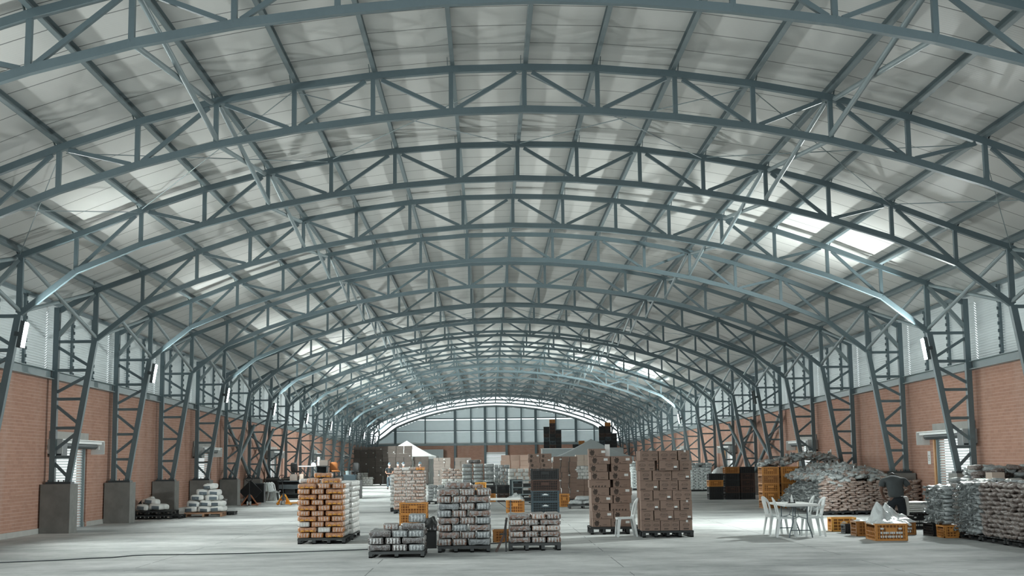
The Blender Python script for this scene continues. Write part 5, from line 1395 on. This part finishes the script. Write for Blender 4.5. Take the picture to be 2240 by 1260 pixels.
# ================================================================ tents
def tent(label, x, y, hw, hd, ez, pz, mt, walls=()):
    t = thing('party_tent', label, 'tent', (x, y, 0))
    n = 10; vs = []; fs = []
    b = MB(); e = [(-hw, -hd), (hw, -hd), (hw, hd), (-hw, hd)]
    for k in range(4):
        (x0, y0), (x1, y1) = e[k], e[(k + 1) % 4]; base = len(b.v)
        for r in range(n + 1):
            f = r / n; z = ez + (pz - ez) * (f ** 1.25)
            b.v += [(x0 * (1 - f), y0 * (1 - f), z), (x1 * (1 - f), y1 * (1 - f), z)]
        for r in range(n): a = base + 2 * r; b.f.append((a, a + 1, a + 3, a + 2)); b.m.append(0); b.sm.append(False)
    b.build('canopy', mt, t)
    v = MB()
    for k in range(4):
        (x0, y0), (x1, y1) = e[k], e[(k + 1) % 4]; v.bar((x0, y0, ez - .12), (x1, y1, ez - .12), .02, .24, (0, 0, 1))
    v.build('valance', mt, t)
    for (px, py) in e: MB().box((px * .98, py * .98, ez / 2), (.06, .06, ez)).build('pole', M['white_metal'], t)
    for (a, c) in walls:
        q = MB(); m = 14
        for i in range(m):
            f0, f1 = i / m, (i + 1) / m; p0 = Vector((a[0] + (c[0] - a[0]) * f0, a[1] + (c[1] - a[1]) * f0 + .05 * (i % 2), 0)); p1 = Vector((a[0] + (c[0] - a[0]) * f1, a[1] + (c[1] - a[1]) * f1 + .05 * ((i + 1) % 2), 0))
            q.add([(p0.x, p0.y, .05), (p1.x, p1.y, .05), (p1.x, p1.y, ez), (p0.x, p0.y, ez)], [(0, 1, 2, 3), (3, 2, 1, 0)])
        q.build('side_curtain', mt, t)
    return t
tent('white pyramid party tent behind the dark carton wall', -7.85, 116.5, 2.65, 2.65, 2.35, 3.72, M['canvas'], (((1.9, -2.6), (2.65, -2.6)), ((2.62, -2.6), (2.62, 2.6)), ((-2.6, 2.6), (2.6, 2.6))))
tent('grey pyramid party tent behind the tall carton stacks', 8.0, 113.5, 3.3, 2.9, 2.1, 3.65, M['canvas_grey'])
b = MB().box((0, 0, 1.58), (2.2, .1, 3.15)); solo('grey_board', b.mesh('grey_board', M['grey_panel']), 'tall grey board against the far brick wall right of the white tent', 'board', (-6.5, 138.3, 0))

# ================================================================ small things on walls and floor
t = solo('wall_sign', MB().box((0, 0, 0), (.012, .16, .38)).mesh('wall_sign', M['paper']), 'narrow white number sign on the right brick wall above the bag pile', 'sign', (XWALL - .012, 52.8, 1.92))
b = MB(); text_geo(b, '8', 0, .07, .15, shear=0); text_geo(b, '4', 0, -.09, .15, shear=0); o = b.build('printed_characters', M['black'], t, (-.008, 0, 0), (0, 0, -PI / 2))
t = solo('paper_notice', MB().box((0, 0, 0), (.01, .26, .40)).mesh('paper_notice', M['paper']), 'white paper notice on the right brick wall beside the nearest shutter', 'notice', (XWALL - .01, 40.98, 1.74))
b = MB()
for i in range(4): rect_geo(b, -.08, .08 - .03 * (i % 2), .06 - .05 * i, .075 - .05 * i)
b.build('printed_lines', M['ink_soft'], t, (-.007, 0, 0), (0, 0, -PI / 2))
pts = [(-10.6, 24.9), (-9.86, 25.29), (-8.9, 25.75), (-8.44, 26.15), (-8.05, 26.3), (-7.8, 26.75), (-7.5, 26.9), (-6.6, 26.85), (-5.67, 26.97), (-4.9, 27.2), (-4.18, 27.36), (-3.24, 27.74), (-2.5, 27.95), (-1.9, 28.6), (-.6, 29.2), (0.3, 30.8)]
b = MB().tube([(x, y, .012) for x, y in pts], .011, 6); solo('power_cable', b.mesh('power_cable', M['dark_grey']), 'dark power cable snaking across the floor from the left edge', 'cable')
# ================================================================ people
M['skin'] = plain('skin', (.36, .20, .14), .55, var=.08, scale=5); M['skin_dark'] = plain('darker_skin', (.14, .075, .052), .5, var=.1)
M['shirt_dark'] = plain('dark_shirt_cloth', (.024, .032, .036), .8, var=.2, bump=.3, scale=14); M['jeans'] = plain('grey_blue_jeans', (.12, .16, .185), .8, var=.2, scale=9)
M['jeans_dark'] = plain('dark_navy_trousers', (.012, .017, .022), .8, var=.2, scale=9, bump=.2); M['shirt_grey'] = plain('dark_grey_tshirt', (.062, .072, .075), .85, var=.18, scale=10, bump=.35)
M['hairnet'] = plain('blue_grey_hair_net', (.10, .15, .18), .7, var=.2, scale=30); M['mask'] = plain('white_face_mask', (.78, .80, .79), .7); M['shoe'] = plain('dark_shoe', (.02, .022, .024), .5); M['hair'] = plain('black_hair', (.012, .011, .010), .7, var=.3, scale=40, bump=.5); M['eye'] = plain('dark_eye', (.02, .015, .012), .3)
def skin_body(name, verts, edges, mat, parent, root=0, levels=1):
    """verts: (x,y,z,rx[,ry])"""
    me = bpy.data.meshes.new(name); me.from_pydata([v[:3] for v in verts], edges, []); me.materials.append(mat)
    o = link(name, me, parent)
    sm = o.modifiers.new('Skin', 'SKIN'); sm.use_smooth_shade = True; sm.branch_smoothing = .6
    ss = o.modifiers.new('Sub', 'SUBSURF'); ss.levels = levels; ss.render_levels = levels
    sv = me.skin_vertices[0].data
    for i, v in enumerate(verts): sv[i].radius = (v[3], v[4] if len(v) > 4 else v[3]); sv[i].use_root = (i == root)
    return o
def chain(n0, n): return [(n0 + i, n0 + i + 1) for i in range(n - 1)]
def add_hand(vs, es, wrist_i, wrist, d, side, s=1.0):
    """palm, four curled fingers of unequal length and a thumb leaving the side of the palm"""
    d = Vector(d).normalized(); lat = d.cross(Vector((0, 1, 0)))
    if lat.length < .2: lat = d.cross(Vector((1, 0, 0)))
    lat.normalize(); nrm = lat.cross(d)
    p = Vector(wrist); palm = p + d * .07 * s; vs.append((*palm, .030 * s, .018 * s)); ip = len(vs) - 1; es.append((wrist_i, ip))
    for k, ln in enumerate((.062, .072, .068, .052)):
        o = (k - 1.5) * .019 * s; b0 = palm + d * .03 * s + lat * o; m0 = b0 + d * ln * .55 * s + nrm * .008; e0 = m0 + (d * .6 + nrm * .75).normalized() * ln * .5 * s
        i0 = len(vs); vs += [(*b0, .0095 * s), (*m0, .0085 * s), (*e0, .007 * s)]; es += [(ip, i0), (i0, i0 + 1), (i0 + 1, i0 + 2)]
    tb = p + d * .035 * s + lat * side * .028 * s; te = tb + (d * .7 + lat * side * .7).normalized() * .045 * s + nrm * .01
    i0 = len(vs); vs += [(*tb, .011 * s), (*te, .009 * s)]; es += [(ip, i0), (i0, i0 + 1)]
def head_mesh(r=.105):
    b = MB(); nu, nv = 18, 14; vs = []
    for j in range(nv + 1):
        ph = -PI / 2 + PI * j / nv
        for i in range(nu):
            th = 2 * PI * i / nu; x, y, z = math.cos(ph) * math.cos(th), math.cos(ph) * math.sin(th), math.sin(ph)
            jaw = 1 - .22 * max(0, -z) ** 1.2
            p = Vector((x * .078 * jaw, y * .098 * (1 - .08 * max(0, -z)), z * .118))
            if y < -.55:                                   # front is -y
                g = math.exp(-((x / .20) ** 2 + ((z + .12) / .22) ** 2)); p.y -= .024 * g          # nose
                g = math.exp(-(((abs(x) - .36) / .17) ** 2 + ((z - .10) / .13) ** 2)); p.y += .010 * g   # eye sockets
                g = math.exp(-((x / .34) ** 2 + ((z + .50) / .09) ** 2)); p.y -= .006 * g            # lips
                g = math.exp(-((x / .3) ** 2 + ((z + .82) / .15) ** 2)); p.y -= .010 * g             # chin
            vs.append(p)
    b.add(vs, [(j * nu + i, j * nu + (i + 1) % nu, (j + 1) * nu + (i + 1) % nu, (j + 1) * nu + i) for j in range(nv) for i in range(nu)], 0, True)
    for sx in (-1, 1): b.tube([(sx * .074, .0, -.03), (sx * .086, .01, .0), (sx * .082, .015, .035)], [.010, .016, .012], 8)
    return b
def head(t, loc, rot, skin, net=True, mask=True, hair=False):
    hd = head_mesh().build('head', skin, t, loc, rot)
    e = MB()
    for sx in (-1, 1): e.tube([(sx * .030, -.088, .012), (sx * .030, -.094, .012)], .009, 8)
    e.build('eyes', M['eye'], hd)
    if mask:
        m = MB(); nu, nv = 8, 6; vs = []
        for j in range(nv + 1):
            for i in range(nu + 1):
                u, v = i / nu * 2 - 1, j / nv * 2 - 1; vs.append((u * .068 * (1 - .15 * max(0, -v)), -.122 + .055 * u * u + .012 * v * v, -.045 + v * .052))
        m.add(vs, [(j * (nu + 1) + i, j * (nu + 1) + i + 1, (j + 1) * (nu + 1) + i + 1, (j + 1) * (nu + 1) + i) for j in range(nv) for i in range(nu)], 0, True)
        for sx in (-1, 1): m.tube([(sx * .066, -.06, -.02), (sx * .086, .0, .0)], .003, 5)
        m.build('face_mask', M['mask'], hd)
    c = MB(); nu, nv = 18, 7; vs = []
    for j in range(nv + 1):
        ph = PI / 2 * j / nv - (.12 if not hair else .28)
        for i in range(nu):
            th = 2 * PI * i / nu; k = 1.13 if net else 1.07; wv = 1 + (.05 * math.sin(th * 6) if net else .02 * math.sin(th * 9))
            x, y, z = math.cos(ph) * math.cos(th) * .080 * k * wv, math.cos(ph) * math.sin(th) * .100 * k * wv + .008, math.sin(ph) * .122 * k + .025
            if y < -.06: z += .02 * (1 - j / nv)
            vs.append((x, y, z))
    c.add(vs, [(j * nu + i, j * nu + (i + 1) % nu, (j + 1) * nu + (i + 1) % nu, (j + 1) * nu + i) for j in range(nv) for i in range(nu)], 0, True)
    c.build('hair_net' if net else 'hair', M['hairnet'] if net else M['hair'], hd)
    return hd
def standing(label, x, y, rz, hgt=1.74, walk=.0, arms='fold', turn=0.):
    s = hgt / 1.74
    t = thing('person', label, 'person', (x, y, 0), (0, 0, rz)); t.scale = (s, s, s)
    w = walk
    vs = [(0, 0, .95, .10, .075), (0, .01, 1.10, .115, .08), (0, .015, 1.28, .15, .10), (0, .02, 1.42, .13, .08), (0, .015, 1.50, .055), (0, -.005, 1.58, .052)]
    es = chain(0, 6); A = []
    for sx in (-1, 1):
        i = len(vs)
        if arms == 'fold': pts = [(sx * .19, .02, 1.42, .058), (sx * .25, .0, 1.16, .043), (sx * .16, -.20, 1.06, .034), (sx * .09, -.28, 1.07, .028)]
        else: pts = [(sx * .19, .02, 1.42, .058), (sx * .25, .03, 1.16, .043), (sx * .25, -.03, .93, .034), (sx * .245, -.05, .88, .028)]
        vs += pts; es += [(3, i)] + chain(i, 4); d = Vector(pts[3][:3]) - Vector(pts[2][:3]); add_hand(vs, es, i + 3, pts[3][:3], d, sx)
        j = len(vs); st = w * sx
        L = [(sx * .10, -st * .1, .86, .078), (sx * .105, -st * .9, .49, .062), (sx * .105, -st * .9 + (.12 if st < 0 else -.0), .10, .042), (sx * .115, -st * .9 - .10, .035, .038, .028)]
        if st < 0: L[2] = (sx * .105, -st * 1.5, .12, .042); L[3] = (sx * .115, -st * 1.5 - .10, .045, .038, .03)
        vs += L; es += [(0, j)] + chain(j, 4); A.append((pts, L))
    skin_body('body', vs, es, M['skin'], t)
    sv = [(0, .0, .86, .158, .122), (0, .01, 1.10, .142, .105), (0, .015, 1.28, .166, .115), (0, .02, 1.43, .140, .090), (0, .015, 1.475, .07)]
    se = chain(0, 5)
    for pts, L in A:
        i = len(sv); a, c = Vector(pts[0][:3]), Vector(pts[1][:3]); sv += [(*a, .072), (*a.lerp(c, .75), .064)]; se += [(3, i), (i, i + 1)]
    skin_body('shirt', sv, se, M['shirt_dark'], t)
    tv = [(0, 0, .97, .142, .108), (0, 0, .90, .145, .11)]; te = [(0, 1)]
    for pts, L in A:
        i = len(tv); tv += [(L[0][0], L[0][1], L[0][2], .098), (L[1][0], L[1][1], L[1][2], .074), (L[2][0], L[2][1], L[2][2] + .0, .062)]; te += [(1, i), (i, i + 1), (i + 1, i + 2)]
    skin_body('trousers', tv, te, M['jeans'], t)
    for pts, L in A:
        f = L[3]; b = super_mesh('shoe', .10, .27, .09, M['shoe'], 5, 0, 14, 6, .5, .6, .0); link('shoe', b, t, (f[0], f[1] + .03, f[2] - .035))
    head(t, (0, -.02, 1.655), (0, 0, turn), M['skin'])
    return t
standing('person in dark shirt, hair net and mask walking towards the camera, hands together', -7.55, 91.9, .05, 1.76, .16)
standing('person in dark shirt, hair net and mask walking half hidden behind the first', -7.12, 94.2, -.05, 1.78, -.14, 'hang')
standing('person in white mask behind the brown bales, left of the other one there', -6.62, 92.5, .05, 1.78, 0, 'hang')
standing('person in hair net behind the brown bales, head turned left', -5.42, 91.5, -.5, 1.78, 0, 'hang', -.5)

# stooping worker seen from behind (faces +y, away from the camera)
t = thing('person', 'person in dark grey t-shirt and dark trousers stooping, seen from behind', 'person', (8.93, 31.75, 0), (0, 0, -.06))
hip = Vector((0, -.05, .83))
vs = [(0, -.05, .78, .120, .10), (0, -.02, .95, .13, .10), (.0, .08, 1.12, .150, .11), (.005, .19, 1.25, .155, .10), (.01, .27, 1.28, .07), (.015, .34, 1.28, .056)]
es = chain(0, 6)
LA = [(-.25, .17, 1.22, .066), (-.315, .16, .98, .052), (-.20, .34, .80, .037), (-.12, .42, .74, .030)]
RA = [(.25, .17, 1.22, .066), (.385, .10, 1.00, .052), (.20, .26, .88, .037), (.13, .33, .83, .030)]
for sx, pts in ((-1, LA), (1, RA)):
    i = len(vs); vs += pts; es += [(3, i)] + chain(i, 4); add_hand(vs, es, i + 3, pts[3][:3], Vector(pts[3][:3]) - Vector(pts[2][:3]), -sx)
LL = [(-.115, -.03, .72, .100), (-.16, .05, .42, .068), (-.165, -.05, .09, .045), (-.17, .06, .035, .038, .028)]
RL = [(.115, -.03, .72, .100), (.155, .05, .42, .068), (.16, -.05, .09, .045), (.165, .06, .035, .038, .028)]
for L in (LL, RL): i = len(vs); vs += L; es += [(0, i)] + chain(i, 4)
skin_body('body', vs, es, M['skin_dark'], t, 0, 2)
sv = [(0, -.055, .77, .205, .165), (0, -.03, .93, .205, .160), (0, .07, 1.10, .235, .160), (.005, .17, 1.23, .225, .135), (.01, .25, 1.29, .105)]
se = chain(0, 5)
for pts in (LA, RA): i = len(sv); a, c = Vector(pts[0][:3]), Vector(pts[1][:3]); sv += [(*a, .092), (*a.lerp(c, .72), .080)]; se += [(3, i), (i, i + 1)]
skin_body('t_shirt', sv, se, M['shirt_grey'], t, 0, 2)
tv = [(0, -.05, .86, .185, .15), (0, -.06, .78, .195, .16)]; te = [(0, 1)]
for L in (LL, RL): i = len(tv); tv += [(L[0][0] * 1.05, L[0][1], L[0][2], .135), (L[1][0], L[1][1], L[1][2], .10), (L[2][0], L[2][1], L[2][2], .075)]; te += [(1, i), (i, i + 1), (i + 1, i + 2)]
skin_body('trousers', tv, te, M['jeans_dark'], t, 0, 2)
MB().box((.10, -.205, .845), (.06, .01, .012)).build('belt_tag', M['print_white'], t)
for L in (LL, RL): link('shoe', super_mesh('shoe', .10, .28, .09, M['shoe'], 5, 0, 14, 6, .5, .6, 0), t, (L[3][0], L[3][1] - .02, 0))
head(t, (.018, .40, 1.275), (-.95, 0, PI), M['skin_dark'], False, False, True)
sk = super_mesh('white_sack', .17, .14, .46, M['sack'], 71, 0, 16, 9, .5, .5, .010)
solo('white_bag', sk, 'white bag standing upright under the right hand of the stooping person', 'bag', (9.21, 31.95, .38))
solo('white_bag', super_mesh('white_sack', .2, .15, .36, M['sack'], 72, 0, 16, 9, .5, .5, .012), 'white bag seen between the legs of the stooping person', 'bag', (8.93, 32.2, .36))
crate('black crate carrying white bags in front of the stooping person', .8, .5, .36, (9.05, 32.35, .002), M['crate_black'], 0, nx=8)
# ================================================================ daylight
W = bpy.data.worlds.new('overcast_sky'); SC.world = W; W.use_nodes = True
nt = W.node_tree; bg = nt.nodes['Background']
bg.inputs['Color'].default_value = (.90, .985, 1.0, 1); bg.inputs['Strength'].default_value = 1.5
SC.view_settings.view_transform = 'Standard'; SC.view_settings.look = 'None'; SC.view_settings.gamma = 1; SC.view_settings.use_curve_mapping = False
SC.view_settings.exposure = 0.05
cy = SC.cycles
cy.max_bounces = 7; cy.diffuse_bounces = 5; cy.glossy_bounces = 3; cy.transmission_bounces = 4; cy.transparent_max_bounces = 6
cy.caustics_reflective = False; cy.caustics_refractive = False; cy.sample_clamp_indirect = 6.0
cy.use_denoising = True
cy.use_adaptive_sampling = True; cy.adaptive_threshold = .02
